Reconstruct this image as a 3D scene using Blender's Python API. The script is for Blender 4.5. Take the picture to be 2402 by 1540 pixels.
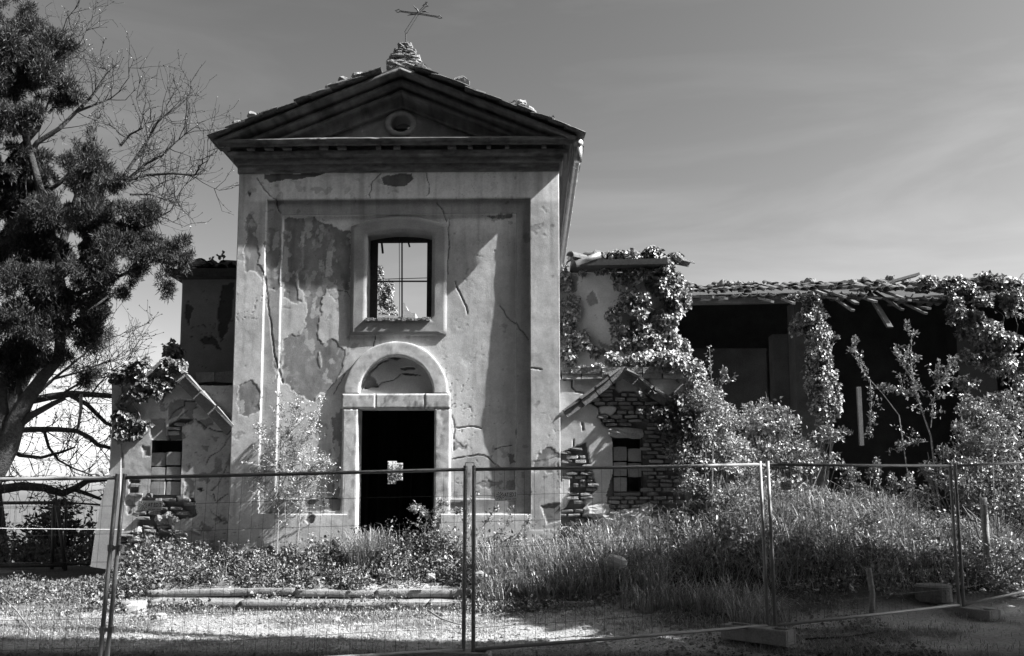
import bpy, math, random
import numpy as np
from mathutils import Vector, Matrix, Euler
R = math.radians
scn = bpy.context.scene
COL = scn.collection
for o in list(bpy.data.objects): bpy.data.objects.remove(o)

# ---------------------------------------------------------------- camera
FPX, CU, CV = 2000.0, 1201.0, 972.4        # focal length and principal point on a 2402 px wide picture
YAW, PITCH = R(1.117), R(5.5)
CAM = np.array([0.0, -14.0, 1.7])
cd = bpy.data.cameras.new('camera'); cam = bpy.data.objects.new('camera', cd); COL.objects.link(cam)
cam.location = CAM; cam.rotation_euler = (R(90)+PITCH, 0, YAW)
cd.sensor_width = 36; cd.lens = FPX/2402*36; cd.shift_y = (CV-770)/2402
cd.clip_start = 0.05; cd.clip_end = 6000
scn.camera = cam
scn.render.resolution_x, scn.render.resolution_y = 1024, 656

# ---------------------------------------------------------------- sky and sun
SUNV = np.array([5.5, -1.0, 5.3]); SUNV /= np.linalg.norm(SUNV)
EL = math.asin(SUNV[2]); AZ = math.atan2(SUNV[0], SUNV[1])      # clockwise from +Y
wd = bpy.data.worlds.new('World'); scn.world = wd; wd.use_nodes = True
nt = wd.node_tree; nt.nodes.clear()
sky = nt.nodes.new('ShaderNodeTexSky'); sky.sky_type = 'NISHITA'; sky.sun_disc = False
sky.sun_elevation = EL; sky.sun_rotation = AZ; sky.altitude = 200
sky.air_density = 1.0; sky.dust_density = 1.6; sky.ozone_density = 1.6
sep = nt.nodes.new('ShaderNodeSeparateColor'); nt.links.new(sky.outputs[0], sep.inputs[0])
def wmath(op, a, b):
    n = nt.nodes.new('ShaderNodeMath'); n.operation = op
    for i, s in enumerate((a, b)):
        if isinstance(s, (int, float)): n.inputs[i].default_value = s
        else: nt.links.new(s, n.inputs[i])
    return n.outputs[0]
# black-and-white film behind an orange filter: mostly the red of the sky, some green
bw = wmath('ADD', wmath('MULTIPLY', sep.outputs[0], 0.95), wmath('MULTIPLY', sep.outputs[1], 0.10))
# thin high cloud
tc = nt.nodes.new('ShaderNodeTexCoord')
mp = nt.nodes.new('ShaderNodeMapping'); mp.inputs['Scale'].default_value = (2.2, 2.2, 11.0); mp.inputs['Location'].default_value = (0.35, 0.1, 0.2)
nt.links.new(tc.outputs['Generated'], mp.inputs[0])
nz = nt.nodes.new('ShaderNodeTexNoise'); nz.inputs['Scale'].default_value = 1.0; nz.inputs['Detail'].default_value = 7; nz.inputs['Roughness'].default_value = 0.55; nz.inputs['Distortion'].default_value = 0.6
nt.links.new(mp.outputs[0], nz.inputs[0])
cr = nt.nodes.new('ShaderNodeValToRGB'); cr.color_ramp.elements[0].position = 0.47; cr.color_ramp.elements[1].position = 0.80
nt.links.new(nz.outputs[0], cr.inputs[0])
cl = wmath('ADD', 1.0, wmath('MULTIPLY', cr.outputs[0], 0.35))
bw = wmath('MULTIPLY', wmath('POWER', bw, 1.45), 0.78)          # contrast of the film
bg = nt.nodes.new('ShaderNodeBackground'); bg.inputs[1].default_value = 0.068
nt.links.new(wmath('MULTIPLY', bw, cl), bg.inputs[0])
wo = nt.nodes.new('ShaderNodeOutputWorld'); nt.links.new(bg.outputs[0], wo.inputs[0])

sl = bpy.data.lights.new('sun', 'SUN'); sl.energy = 5.0; sl.angle = R(0.53); sl.color = (1, 1, 1)
sun = bpy.data.objects.new('sun', sl); COL.objects.link(sun)
sun.rotation_euler = Vector((-SUNV[0], -SUNV[1], -SUNV[2])).to_track_quat('-Z', 'Y').to_euler()
sun.location = (20, -8, 20)
scn.view_settings.view_transform = 'Standard'; scn.view_settings.look = 'None'
scn.view_settings.exposure = 1.5; scn.view_settings.gamma = 1.0

# ---------------------------------------------------------------- pixel -> place
_f = np.array([-math.sin(YAW)*math.cos(PITCH), math.cos(YAW)*math.cos(PITCH), math.sin(PITCH)])
_r = np.array([math.cos(YAW), math.sin(YAW), 0.0]); _u = np.cross(_r, _f)
def ray(u, v):
    u = np.asarray(u, float); v = np.asarray(v, float)
    return _f + ((u-CU)/FPX)[..., None]*_r + ((CV-v)/FPX)[..., None]*_u
def W(u, v, y):                        # point of the vertical plane at depth y
    d = ray(u, v); t = (np.asarray(y, float)-CAM[1])/d[..., 1]
    return CAM + d*np.asarray(t)[..., None]
def proj(P):
    q = np.asarray(P, float)-CAM; zc = q@_f
    return CU+FPX*(q@_r)/zc, CV-FPX*(q@_u)/zc

# ---------------------------------------------------------------- noise
_tab = np.random.RandomState(7).rand(256, 256)
def vn(x, y, s=0):
    x = np.asarray(x, float)+s*17.31; y = np.asarray(y, float)+s*9.77
    xi = np.floor(x).astype(int); yi = np.floor(y).astype(int); fx = x-xi; fy = y-yi
    fx = fx*fx*(3-2*fx); fy = fy*fy*(3-2*fy)
    a = _tab[xi & 255, yi & 255]; b = _tab[(xi+1) & 255, yi & 255]; c = _tab[xi & 255, (yi+1) & 255]; d = _tab[(xi+1) & 255, (yi+1) & 255]
    return (a*(1-fx)+b*fx)*(1-fy)+(c*(1-fx)+d*fx)*fy
def fbm(x, y, s=0, o=4):
    r = 0; a = .5; t = 0
    for i in range(o):
        r = r+a*vn(np.asarray(x)*2**i, np.asarray(y)*2**i, s+i*3); t += a; a *= .5
    return r/t-.5                       # about -0.5 .. 0.5
def n3(P, f, s=0): return vn(P[:, 0]*f+P[:, 1]*f*.71, P[:, 2]*f-P[:, 1]*f*.53, s)
def sstep(a, b, x):
    t = np.clip((np.asarray(x, float)-a)/(b-a), 0, 1); return t*t*(3-2*t)
def inpoly(U, V, poly):
    r = np.zeros(U.shape, bool); n = len(poly)
    for i in range(n):
        x0, y0 = poly[i]; x1, y1 = poly[(i+1) % n]
        if y0 == y1: continue
        c = ((y0 > V) != (y1 > V)) & (U < (x1-x0)*(V-y0)/(y1-y0)+x0)
        r ^= c
    return r
def dline(U, V, pl):
    d = np.full(U.shape, 1e9)
    for (x0, y0), (x1, y1) in zip(pl[:-1], pl[1:]):
        L = (x1-x0)**2+(y1-y0)**2+1e-9
        t = np.clip(((U-x0)*(x1-x0)+(V-y0)*(y1-y0))/L, 0, 1)
        d = np.minimum(d, np.hypot(U-x0-t*(x1-x0), V-y0-t*(y1-y0)))
    return d

# ---------------------------------------------------------------- materials
MATS = {}
def material(name, base, rough=.9, spec=.3, ns=6.0, amp=.35, bump=.3, bs=60.0, bd=.01, attr=None, rnd=0.0, trans=0.0, metal=0.0, fine=40.0, famp=.2):
    m = bpy.data.materials.new(name); m.use_nodes = True; t = m.node_tree; t.nodes.clear(); L = t.links
    def N(k): return t.nodes.new(k)
    def mth(op, a, b):
        n = N('ShaderNodeMath'); n.operation = op
        for i, s in enumerate((a, b)):
            if isinstance(s, (int, float)): n.inputs[i].default_value = s
            else: L.new(s, n.inputs[i])
        return n.outputs[0]
    out = N('ShaderNodeOutputMaterial'); pb = N('ShaderNodeBsdfPrincipled')
    pb.inputs['Roughness'].default_value = rough; pb.inputs['Specular IOR Level'].default_value = spec; pb.inputs['Metallic'].default_value = metal
    tc = N('ShaderNodeTexCoord'); co = tc.outputs['Object']
    if rnd:
        oi = N('ShaderNodeObjectInfo'); va = N('ShaderNodeVectorMath'); va.operation = 'ADD'
        cb = N('ShaderNodeCombineXYZ'); sc = mth('MULTIPLY', oi.outputs['Random'], 37.0)
        for i in range(3): L.new(sc, cb.inputs[i])
        L.new(co, va.inputs[0]); L.new(cb.outputs[0], va.inputs[1]); co = va.outputs[0]
    def noise(sc, det):
        n = N('ShaderNodeTexNoise'); n.inputs['Scale'].default_value = sc; n.inputs['Detail'].default_value = det; n.inputs['Roughness'].default_value = .6
        L.new(co, n.inputs[0]); return n.outputs[0]
    n1 = noise(ns, 5.0); n2 = noise(fine, 4.0)
    k = mth('ADD', mth('MULTIPLY', mth('SUBTRACT', n1, .5), 2*amp*1.6), mth('MULTIPLY', mth('SUBTRACT', n2, .5), 2*famp*1.6))
    if rnd: k = mth('ADD', k, mth('MULTIPLY', mth('SUBTRACT', oi.outputs['Random'], .5), 2*rnd))
    k = mth('MAXIMUM', mth('ADD', k, 1.0), 0.12)
    if attr:
        a = N('ShaderNodeAttribute'); a.attribute_name = attr; val = mth('MULTIPLY', mth('MULTIPLY', a.outputs['Fac'], k), base)
    else: val = mth('MULTIPLY', k, base)
    val = mth('MINIMUM', val, .85)
    cc = N('ShaderNodeCombineColor')
    for i in range(3): L.new(val, cc.inputs[i])
    L.new(cc.outputs[0], pb.inputs['Base Color'])
    if bump:
        bn = N('ShaderNodeBump'); bn.inputs['Strength'].default_value = bump; bn.inputs['Distance'].default_value = bd
        L.new(noise(bs, 5.0), bn.inputs['Height']); L.new(bn.outputs[0], pb.inputs['Normal'])
    if trans:
        tr = N('ShaderNodeBsdfTranslucent'); L.new(cc.outputs[0], tr.inputs[0]); mx = N('ShaderNodeMixShader'); mx.inputs[0].default_value = trans
        L.new(pb.outputs[0], mx.inputs[1]); L.new(tr.outputs[0], mx.inputs[2]); L.new(mx.outputs[0], out.inputs[0])
    else: L.new(pb.outputs[0], out.inputs[0])
    MATS[name] = m; return m
material('plaster', 1.0, .95, .15, 3.5, .20, .45, 60, .006, attr='tone', fine=42, famp=.17)
material('stone', .34, .95, .15, 5, .25, .6, 45, .015, rnd=.12, fine=30, famp=.3)
material('lichen_stone', .24, .95, .1, 9, .35, 1.0, 28, .03, rnd=.1, fine=24, famp=.75)
material('cornice_stucco', .13, .95, .12, 4, .45, .6, 40, .015, fine=26, famp=.4)
material('brick', .24, .95, .12, 8, .2, .7, 60, .01, rnd=.35, fine=40, famp=.3)
material('hollow_block', .26, .9, .2, 8, .2, .4, 50, .006, rnd=.15, fine=45, famp=.15)
material('mortar', .20, 1, .05, 9, .3, .9, 40, .02, fine=40, famp=.3)
material('roof_clay', .13, .95, .15, 6, .3, .6, 40, .012, rnd=.35, fine=22, famp=.5)
material('old_wood', .12, .9, .15, 5, .3, .5, 60, .006, rnd=.35, fine=30, famp=.3)
material('dark_wood', .06, .9, .1, 5, .3, .5, 60, .006, rnd=.3, fine=30, famp=.3)
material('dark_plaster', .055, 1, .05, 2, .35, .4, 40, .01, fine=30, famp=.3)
material('iron', .05, .6, .4, 30, .3, .3, 120, .002, fine=90, famp=.2)
material('zinc', .30, .45, .5, 6, .3, .2, 30, .004, metal=.6, fine=30, famp=.2)
material('galvanised', .24, .5, .5, 9, .25, .12, 80, .002, metal=.35, fine=60, famp=.15)
material('dark_steel', .05, .5, .5, 9, .25, .1, 80, .002, metal=.5, fine=60, famp=.15)
material('concrete', .22, .95, .15, 7, .25, .6, 60, .01, rnd=.1, fine=50, famp=.3)
material('sign_plate', .82, .5, .4, 4, .06, 0, trans=.4, fine=60, famp=.04)
material('sign_print', .07, .6, .3, 4, .1, 0, fine=60, famp=.05)
material('sign_pale', .42, .6, .3, 4, .1, 0, trans=.3, fine=60, famp=.05)
material('bark', .055, .95, .1, 9, .35, 1.0, 30, .03, fine=26, famp=.45)
material('pale_bark', .26, .9, .15, 9, .35, .6, 40, .01, fine=30, famp=.35)
material('twig', .16, .9, .15, 9, .3, 0, fine=30, famp=.25)
material('ivy_leaf', .80, .40, .5, 3, .05, 0, attr='tone', trans=.10, fine=20, famp=.05)
material('leaf', .80, .42, .5, 3, .05, 0, attr='tone', trans=.16, fine=20, famp=.05)
material('needle', 1.0, .55, .35, 3, .05, 0, attr='tone', trans=.15, fine=20, famp=.05)
material('grass_blade', .85, .4, .6, 3, .05, 0, attr='tone', trans=.2, fine=20, famp=.05)
material('ground', 1.0, 1, .05, 1.2, .16, 1.0, 38, .03, attr='tone', fine=26, famp=.42)
material('wire', .09, .5, .5, 9, .2, 0, metal=.5, fine=60, famp=.15)
material('moulding', .19, .95, .15, 5, .25, .6, 45, .015, rnd=.12, fine=30, famp=.3)
material('step_stone', .21, .95, .15, 4, .3, .7, 45, .015, rnd=.12, fine=22, famp=.5)
material('white_cord', .7, .7, .3, 3, .05, 0, fine=20, famp=.05)

# ---------------------------------------------------------------- object helpers
def tag(o, label=None, cat=None, group=None, kind=None):
    if label: o['label'] = label
    if cat: o['category'] = cat
    if group: o['group'] = group
    if kind: o['kind'] = kind
    return o
def thing(name, label, cat, loc=(0, 0, 0), group=None):
    o = bpy.data.objects.new(name, None); COL.objects.link(o); o.location = loc; o.empty_display_size = .2
    return tag(o, label, cat, group)
def wloc(o):
    v = Vector((0, 0, 0))
    while o: v = v+Vector(o.location); o = o.parent
    return v
def mesh(name, V, F, mat=None, tone=None, smooth=False):
    V = np.asarray(V, np.float32); me = bpy.data.meshes.new(name)
    if isinstance(F, np.ndarray):
        n, k = F.shape; me.vertices.add(len(V)); me.vertices.foreach_set('co', V.ravel())
        me.loops.add(n*k); me.loops.foreach_set('vertex_index', F.astype(np.int32).ravel())
        me.polygons.add(n); me.polygons.foreach_set('loop_start', np.arange(0, n*k, k, dtype=np.int32)); me.polygons.foreach_set('loop_total', np.full(n, k, np.int32))
        me.update(calc_edges=True)
    else: me.from_pydata(V.tolist(), [], F); me.update()
    if tone is not None:
        a = me.attributes.new('tone', 'FLOAT', 'POINT'); a.data.foreach_set('value', np.asarray(tone, np.float32))
    if smooth: me.polygons.foreach_set('use_smooth', np.ones(len(me.polygons), bool))
    if mat: me.materials.append(MATS[mat])
    return me
def obj(name, V, F, mat, parent=None, tone=None, smooth=False, kind=None, label=None):
    """one mesh object from WORLD coordinates, parented without moving"""
    V = np.asarray(V, float)
    org = np.array(wloc(parent)) if parent else None
    o = bpy.data.objects.new(name, mesh(name, V-org if parent else V, F, mat, tone, smooth)); COL.objects.link(o)
    if parent: o.parent = parent
    if kind: o['kind'] = kind
    if label: o['label'] = label
    return o
def inst(name, me, loc, rot=(0, 0, 0), sc=(1, 1, 1), parent=None):
    o = bpy.data.objects.new(name, me); COL.objects.link(o)
    if parent: o.parent = parent; loc = Vector(loc)-wloc(parent)
    o.location = loc; o.rotation_euler = rot; o.scale = sc; return o
class B:
    """collects shapes for one mesh"""
    def __init__(s): s.v = []; s.f = []
    def add(s, V, F):
        n = len(s.v); s.v += [tuple(p) for p in V]; s.f += [tuple(i+n for i in f) for f in F]; return s
    def box(s, a, b, jit=0, rng=random):
        x0, y0, z0 = a; x1, y1, z1 = b
        V = [(x0, y0, z0), (x1, y0, z0), (x1, y1, z0), (x0, y1, z0), (x0, y0, z1), (x1, y0, z1), (x1, y1, z1), (x0, y1, z1)]
        if jit: V = [tuple(c+rng.uniform(-jit, jit) for c in p) for p in V]
        return s.add(V, [(0, 3, 2, 1), (4, 5, 6, 7), (0, 1, 5, 4), (1, 2, 6, 5), (2, 3, 7, 6), (3, 0, 4, 7)])
    def tube(s, pts, rad, n=6, cap=True):
        P = [np.array(p, float) for p in pts]; m = len(P)
        if not hasattr(rad, '__len__'): rad = [rad]*m
        t0 = P[1]-P[0]; ref = np.array([0, 0, 1.]) if abs(t0[2]) < .9*np.linalg.norm(t0) else np.array([1., 0, 0])
        V = []
        for i in range(m):
            t = P[min(i+1, m-1)]-P[max(i-1, 0)]; t = t/(np.linalg.norm(t)+1e-9)
            a = np.cross(t, ref); a /= np.linalg.norm(a)+1e-9; b = np.cross(t, a)
            for k in range(n):
                an = 2*math.pi*k/n; V.append(tuple(P[i]+rad[i]*(math.cos(an)*a+math.sin(an)*b)))
        F = [(i*n+k, i*n+(k+1) % n, (i+1)*n+(k+1) % n, (i+1)*n+k) for i in range(m-1) for k in range(n)]
        if cap: F += [tuple(range(n-1, -1, -1)), tuple((m-1)*n+k for k in range(n))]
        return s.add(V, F)
    def bar(s, p, q, w, h, up=(0, 0, 1)):
        """rectangular bar from p to q, w across, h along up"""
        p = np.array(p, float); q = np.array(q, float); t = (q-p)/np.linalg.norm(q-p); up = np.array(up, float)
        a = np.cross(t, up); a /= np.linalg.norm(a); b = np.cross(a, t)
        V = [c+sa*w/2*a+sb*h/2*b for c in (p, q) for sa, sb in ((-1, -1), (1, -1), (1, 1), (-1, 1))]
        return s.add(V, [(0, 1, 2, 3), (7, 6, 5, 4), (0, 4, 5, 1), (1, 5, 6, 2), (2, 6, 7, 3), (3, 7, 4, 0)])
    def obj(s, name, mat, parent=None, smooth=False, kind=None, label=None): return obj(name, s.v, s.f, mat, parent, None, smooth, kind, label)
def grid_faces(nx, ny, keep=None):
    i, j = np.meshgrid(np.arange(nx-1), np.arange(ny-1), indexing='ij')
    F = np.stack([i*ny+j, (i+1)*ny+j, (i+1)*ny+j+1, i*ny+j+1], -1).reshape(-1, 4)
    return F if keep is None else F[keep.reshape(-1)]
RS = np.random.RandomState(11); random.seed(5)

# ---------------------------------------------------------------- leaves, blades, branches
def unit(a): return a/(np.linalg.norm(a, axis=-1, keepdims=True)+1e-9)
def leaf_arrays(P, D, size, aspect=.6, fold=.25, tone=.2, tvar=.35, N=None):
    """folded four-point leaves at P pointing along D"""
    n = len(P); D = unit(D); s = unit(np.cross(D, RS.normal(size=(n, 3)) if N is None else N)); nn = np.cross(s, D)
    if N is not None: fl = np.sign((nn*N).sum(1, keepdims=True)); nn = nn*fl; s = s*fl
    L = (size*RS.uniform(.6, 1.35, n))[:, None]
    b = P; tip = P+D*L; mid = P+D*L*.45+nn*L*fold*.3
    V = np.stack([b, mid+s*L*aspect*.5+nn*L*fold*.3, tip-nn*L*fold*.25, mid-s*L*aspect*.5+nn*L*fold*.3], 1).reshape(-1, 3)
    k = np.arange(n)[:, None]*4; F = np.concatenate([k+[0, 1, 2], k+[0, 2, 3]], 1).reshape(-1, 3)
    T = np.repeat(tone*(1+tvar*RS.uniform(-1, 1, n)), 4)
    return V, F, T
def blade_arrays(P, H, wid, lean, tone=.2, tvar=.4):
    n = len(P); an = RS.uniform(0, 2*np.pi, n); d = np.stack([np.cos(an), np.sin(an), np.zeros(n)], 1); s = np.stack([-np.sin(an), np.cos(an), np.zeros(n)], 1)
    H = np.asarray(H)[:, None]*np.ones((n, 1)); l = (lean*RS.uniform(.2, 1.6, n))[:, None]; w = (wid*RS.uniform(.6, 1.3, n))[:, None]; up = np.array([0, 0, 1.])
    m = P+up*H*.55+d*H*l*.3; m2 = P+up*H*.88+d*H*l*.75; t = P+up*H*(1-.25*l)+d*H*l*1.25
    V = np.stack([P-s*w*.5, P+s*w*.5, m-s*w*.45, m+s*w*.45, m2-s*w*.3, m2+s*w*.3, t], 1).reshape(-1, 3)
    k = np.arange(n)[:, None]*7; F = np.concatenate([k+[0, 1, 3], k+[0, 3, 2], k+[2, 3, 5], k+[2, 5, 4], k+[4, 5, 6]], 1).reshape(-1, 3)
    return V, F, np.repeat(tone*(1+tvar*RS.uniform(-1, 1, n)), 7)
def cat(arrs):
    V = []; F = []; T = []; n = 0
    for v, f, t in arrs: V.append(v); F.append(f+n); T.append(t); n += len(v)
    return np.concatenate(V), np.concatenate(F), np.concatenate(T)
def leaf_obj(name, arrs, mat, parent=None, kind=None):
    V, F, T = cat(arrs) if isinstance(arrs, list) else arrs; kind = 'stuff'
    return obj(name, V, F, mat, parent, T, kind=kind)
def blob_points(blobs, dens, gap=.42, gf=2.2, shell=.45, seed=0):
    """points in ellipsoids given as (centre, radii); clumps and gaps from noise; returns P and outward direction"""
    P = []; D = []
    for i, (c, r) in enumerate(blobs):
        c = np.array(c); r = np.array(r); n = int(dens*(r[0]*r[2]*4))
        d = unit(RS.normal(size=(n, 3))); q = RS.uniform(0, 1, n)**shell
        p = c+d*r*q[:, None]*(1+.25*(n3(d*1.7+i*3.1, 1.3, seed)-.5))[:, None]
        k = .65*n3(p, gf, seed+3)+.35*n3(p, gf*2.7, seed+9) > gap*.95
        P.append(p[k]); D.append(d[k])
    return np.concatenate(P), np.concatenate(D)
def px_blob(u, v, ru, rv, y, ry=None):
    c = W(u, v, y); s = (y-CAM[1])/FPX
    return c, (ru*s, (ry if ry else min(ru, rv)*s), rv*s)
def grow(b, p, d, length, rad, depth, rng, tips, spread=.7, up=.15, nseg=4, kids=(2, 4), wig=.22, minr=.003):
    """recursive branch into builder b; tips collects (point, direction) on the finest wood"""
    pts = [np.array(p, float)]; rr = [rad]; d = np.array(d, float); d /= np.linalg.norm(d)
    for i in range(nseg):
        d = d+rng.normal(size=3)*wig+np.array([0, 0, up*.3]); d /= np.linalg.norm(d)
        pts.append(pts[-1]+d*length/nseg); rr.append(max(minr, rad*(1-.6*(i+1)/nseg)))
    b.tube(pts, rr, 6 if rad > .03 else (4 if rad > .012 else 3), cap=False)
    if depth <= 1:
        for q in pts[1:]: tips.append((q, d))
    if depth == 0: return
    nk = rng.randint(kids[0], kids[1]+1)
    for i in range(nk):
        f = rng.uniform(.3, 1.0) if i else 1.0
        k = min(nseg-1, int(f*nseg)); t = f*nseg-k; q = pts[k]*(1-t)+pts[min(nseg, k+1)]*t
        nd = d+rng.normal(size=3)*spread+np.array([0, 0, up]); 
        grow(b, q, nd, length*rng.uniform(.5, .8), max(minr, rad*(.62 if i else .5)), depth-1, rng, tips, spread, up, max(2, nseg-1), kids, wig, minr)
# ================================================================= ground
XC0 = float(W(430, 1400, -1.8)[0])
def gz(x, y):
    x = np.asarray(x, float); y = np.asarray(y, float)
    z = .10*sstep(-5.2, -1.9, y)
    inx = sstep(-6.7, -6.1, x)*(1-sstep(.9, 1.7, x))
    z = z+inx*.33*sstep(-1.75, -.95, y)
    z = z+(1-inx)*.28*sstep(-1.5, 1.5, y)
    def hump(cx, cy, rx, ry, h): 
        r = ((x-cx)/rx)**2+((y-cy)/ry)**2
        return h*np.exp(-r*1.3)
    z = z+hump(3.5, .2, 2.5, 1.9, 1.05)+hump(6.2, 1.0, 2.8, 2.2, .75)+hump(1.7, -.3, .9, .9, .16)
    z = z+hump(-6.4, -.6, 1.2, .9, .12)
    fall = sstep(1.5, 26, y-.35*np.maximum(0, x+8))*sstep(-5.0, -9.5, x)
    z = z-7.5*fall
    z = z+.05*fbm(x*.55, y*.55, 2)+.022*fbm(x*3.1, y*3.1, 5)
    far = sstep(40, 160, np.hypot(x, y)); z = z*(1-far)-6*far
    return z
def axis(a, b, st, far, g=1.22):
    c = list(np.arange(a, b+1e-6, st)); d = st; p = b; q = []
    while p < far: d *= g; p += d; q.append(p)
    d = st; p = a; m = []
    while p > -far: d *= g; p -= d; m.append(p)
    return np.array(m[::-1]+c+q)
gx = axis(-9, 9.5, .05, 4000); gy = axis(-6.5, 1.5, .05, 4000)
GX, GY = np.meshgrid(gx, gy, indexing='ij'); GZ = gz(GX, GY)
near = (np.abs(GX) < 12) & (GY > -14) & (GY < 4)
GZ = GZ+near*.03*fbm(GX*9, GY*9, 21, 3)
gt = .31+.20*fbm(GX*.8, GY*1.6, 31)+.10*fbm(GX*4, GY*6, 33)
grassy = sstep(-.02, .12, fbm(GX*.9, GY*1.3, 41)+.20*sstep(-2.5, -1.0, GY)-.05)
gt = gt*(1-.55*grassy)
gt = gt*(1-.76*sstep(.9, 2.2, GX)*sstep(-3.6, -2.9, GY-.25*(GX-1)))  # shade on the mound side painted into the ground colour
gt = gt*(1-.80*sstep(-4.15, -4.9, GY))  # foreground tree shade put into the ground tone as well
gt = np.where(np.hypot(GX, GY) > 30, .11, gt)
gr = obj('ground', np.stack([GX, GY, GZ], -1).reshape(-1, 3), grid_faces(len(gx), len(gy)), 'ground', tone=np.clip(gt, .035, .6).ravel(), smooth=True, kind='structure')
tag(gr, 'pale stony ground with dry grass before the ruined church', 'ground')

# ================================================================= relief walls
def relief(name, x0, x1, z0, z1, step, xe, ze, fn, hole, parent, y0=0.0, warp=.010, mat='plaster', ret=.08):
    def ax(a, b, e):
        g = np.arange(a, b, step); g = g[(b-g) > step*.4]; e = np.array(e) if len(e) else np.zeros(0)
        if len(e): g = g[np.min(np.abs(g[:, None]-e[None]), 1) > step*.45]
        return np.sort(np.concatenate([g, [b], e-.0012, e+.0012]))
    xs = ax(x0, x1, xe); zs = ax(z0, z1, ze)
    X, Z = np.meshgrid(xs, zs, indexing='ij')
    U, V = proj(np.stack([X, np.full_like(X, y0), Z], -1))
    dep, tone = fn(X, Z, U, V)
    wx = warp*(fbm(X*.6, Z*1.6, 3)+.5*fbm(X*4, Z*7, 8)); wz = warp*(fbm(X*1.6, Z*.6, 4)+.5*fbm(X*7, Z*4, 9))
    ed = sstep(0, .1, X-x0)*sstep(0, .1, x1-X)
    P = np.stack([X+wx*ed, y0+dep, Z+wz], -1)
    if ret:
        a = P[:1].copy(); a[..., 1] = y0+ret; b = P[-1:].copy(); b[..., 1] = y0+ret
        P = np.concatenate([a, P, b]); tone = np.concatenate([tone[:1], tone, tone[-1:]])
        X = np.concatenate([X[:1], X, X[-1:]]); Z = np.concatenate([Z[:1], Z, Z[-1:]])
    nx, nz = P.shape[:2]; keep = None
    if hole is not None:
        xc = (X[:-1, :-1]+X[1:, 1:])/2; zc = (Z[:-1, :-1]+Z[1:, 1:])/2; keep = ~hole(xc, zc)
    return obj(name, P.reshape(-1, 3), grid_faces(nx, nz, keep), mat, parent, tone=np.clip(tone, .03, .8).ravel())
def patch(U, V, polys, amp=7, seed=0, f=.045):
    u = U+amp*2*fbm(U*f, V*f, seed, 5); v = V+amp*2*fbm(U*f, V*f, seed+50, 5); m = np.zeros(U.shape, bool)
    for p in polys: m |= inpoly(u, v, p)
    return m
def z3(L): return [(527.8+.38077*x, 410.5+.38077*y) for x, y in L]
def z4(L): return [(703.7+.34276*x, 762.3+.34276*y) for x, y in L]
def z5(L): return [(175.9+.3427*x, 762.3+.3427*y) for x, y in L]
def z6(L): return [(1231.4+.45706*x, 557.1+.45706*y) for x, y in L]
def wx(u, v, y=0.): return float(W(u, v, y)[0])
def wz(u, v, y=0.): return float(W(u, v, y)[2])

# ================================================================= church
church = thing('church', 'small abandoned stuccoed church with pediment, arched doorway and empty window', 'church', (wx(935, 1250), .3, .45))
XL, XR = wx(549, 800), wx(1313, 800)
xa, xb, xc_, xd = wx(615, 837), wx(651, 837), wx(1210.5, 837), wx(1244, 837)
za, zb, zc_, zd = wz(930, 466), wz(930, 500), wz(930, 1171), wz(930, 1206)
ZT = wz(935, 402)
D1, D2 = .06, .115
dL, dR = wx(820, 1050, D2), wx(1037, 1050, D2); dZ = wz(930, 942, D2)
wL, wR, wB, wT = wx(842, 650, D2), wx(1030, 650, D2), wz(936, 765, D2), wz(936, 528, D2)
acx, acz, aro, ari = wx(930, 923, D2), wz(930, 923, D2), 122.5/2000*14.1, 87.5/2000*14.1
DARK = [z3(p) for p in (
 [(350,250),(520,255),(640,290),(700,330),(765,340),(765,620),(750,700),(690,705),(610,690),(590,760),(570,900),(560,1010),(600,1040),(650,1000),(700,1050),(740,1060),(720,1180),(680,1270),(640,1320),(560,1340),(540,1390),(460,1370),(400,1330),(345,1280),(340,1010),(400,970),(440,980),(490,940),(500,820),(470,770),(420,775),(350,740)],
 [(130,240),(160,250),(190,310),(185,400),(205,420),(205,540),(240,600),(235,660),(200,600),(130,590),(118,520),(125,420),(120,300)],
 [(85,1300),(150,1265),(190,1300),(215,1340),(210,1440),(150,1480),(80,1470)],
 [(250,330),(335,340),(335,690),(250,700)], [(1600,235),(1780,235),(1760,265),(1640,262)],
 [(300,1120),(318,1130),(315,1260),(296,1280)])] + [z4(p) for p in (
 [(1045,740),(1060,800),(1100,820),(1140,810),(1140,840),(1100,855),(1050,850)], [(1300,880),(1320,880),(1310,920)], [(1420,880),(1470,880),(1470,930),(1430,940)],
 [(1600,935),(1650,850),(1700,840),(1775,870),(1780,1000),(1700,1010),(1660,1000),(1600,1000)],
 [(1200,1080),(1480,1060),(1480,1130),(1230,1110)], [(180,1000),(260,980),(265,1190),(170,1170)], [(200,640),(285,560),(280,1000),(230,960),(215,800)])]
BARE = [z3(p) for p in ([(965,20),(1000,-5),(1150,-5),(1155,30),(1110,80),(1060,75),(980,60)], [(240,-12),(620,-12),(560,12),(330,36),(290,46),(240,20)], [(135,100),(165,105),(150,135)])] + [z4(p) for p in (
 [(930,1225),(1130,1215),(1120,1270),(950,1280)], [(20,1190),(300,1195),(340,1270),(30,1280)], [(1650,1240),(1790,1215),(1790,1330),(1690,1370)])]
LIGHT = [z3(p) for p in ([(455,330),(480,340),(470,430),(468,560),(440,600),(445,690),(470,700),(480,770),(440,760),(430,690),(425,590),(455,560),(450,430)],
 [(640,380),(655,390),(650,560),(665,590),(640,620),(600,625),(610,560),(615,460)], [(345,430),(375,440),(375,600),(345,610)],
 [(620,700),(660,720),(670,780),(640,830),(620,900),(610,1030),(598,1040),(590,950),(600,800)], [(570,1075),(585,1120),(590,1180),(575,1180),(562,1120)], [(375,190),(495,185),(440,200),(378,205)])]
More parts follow.
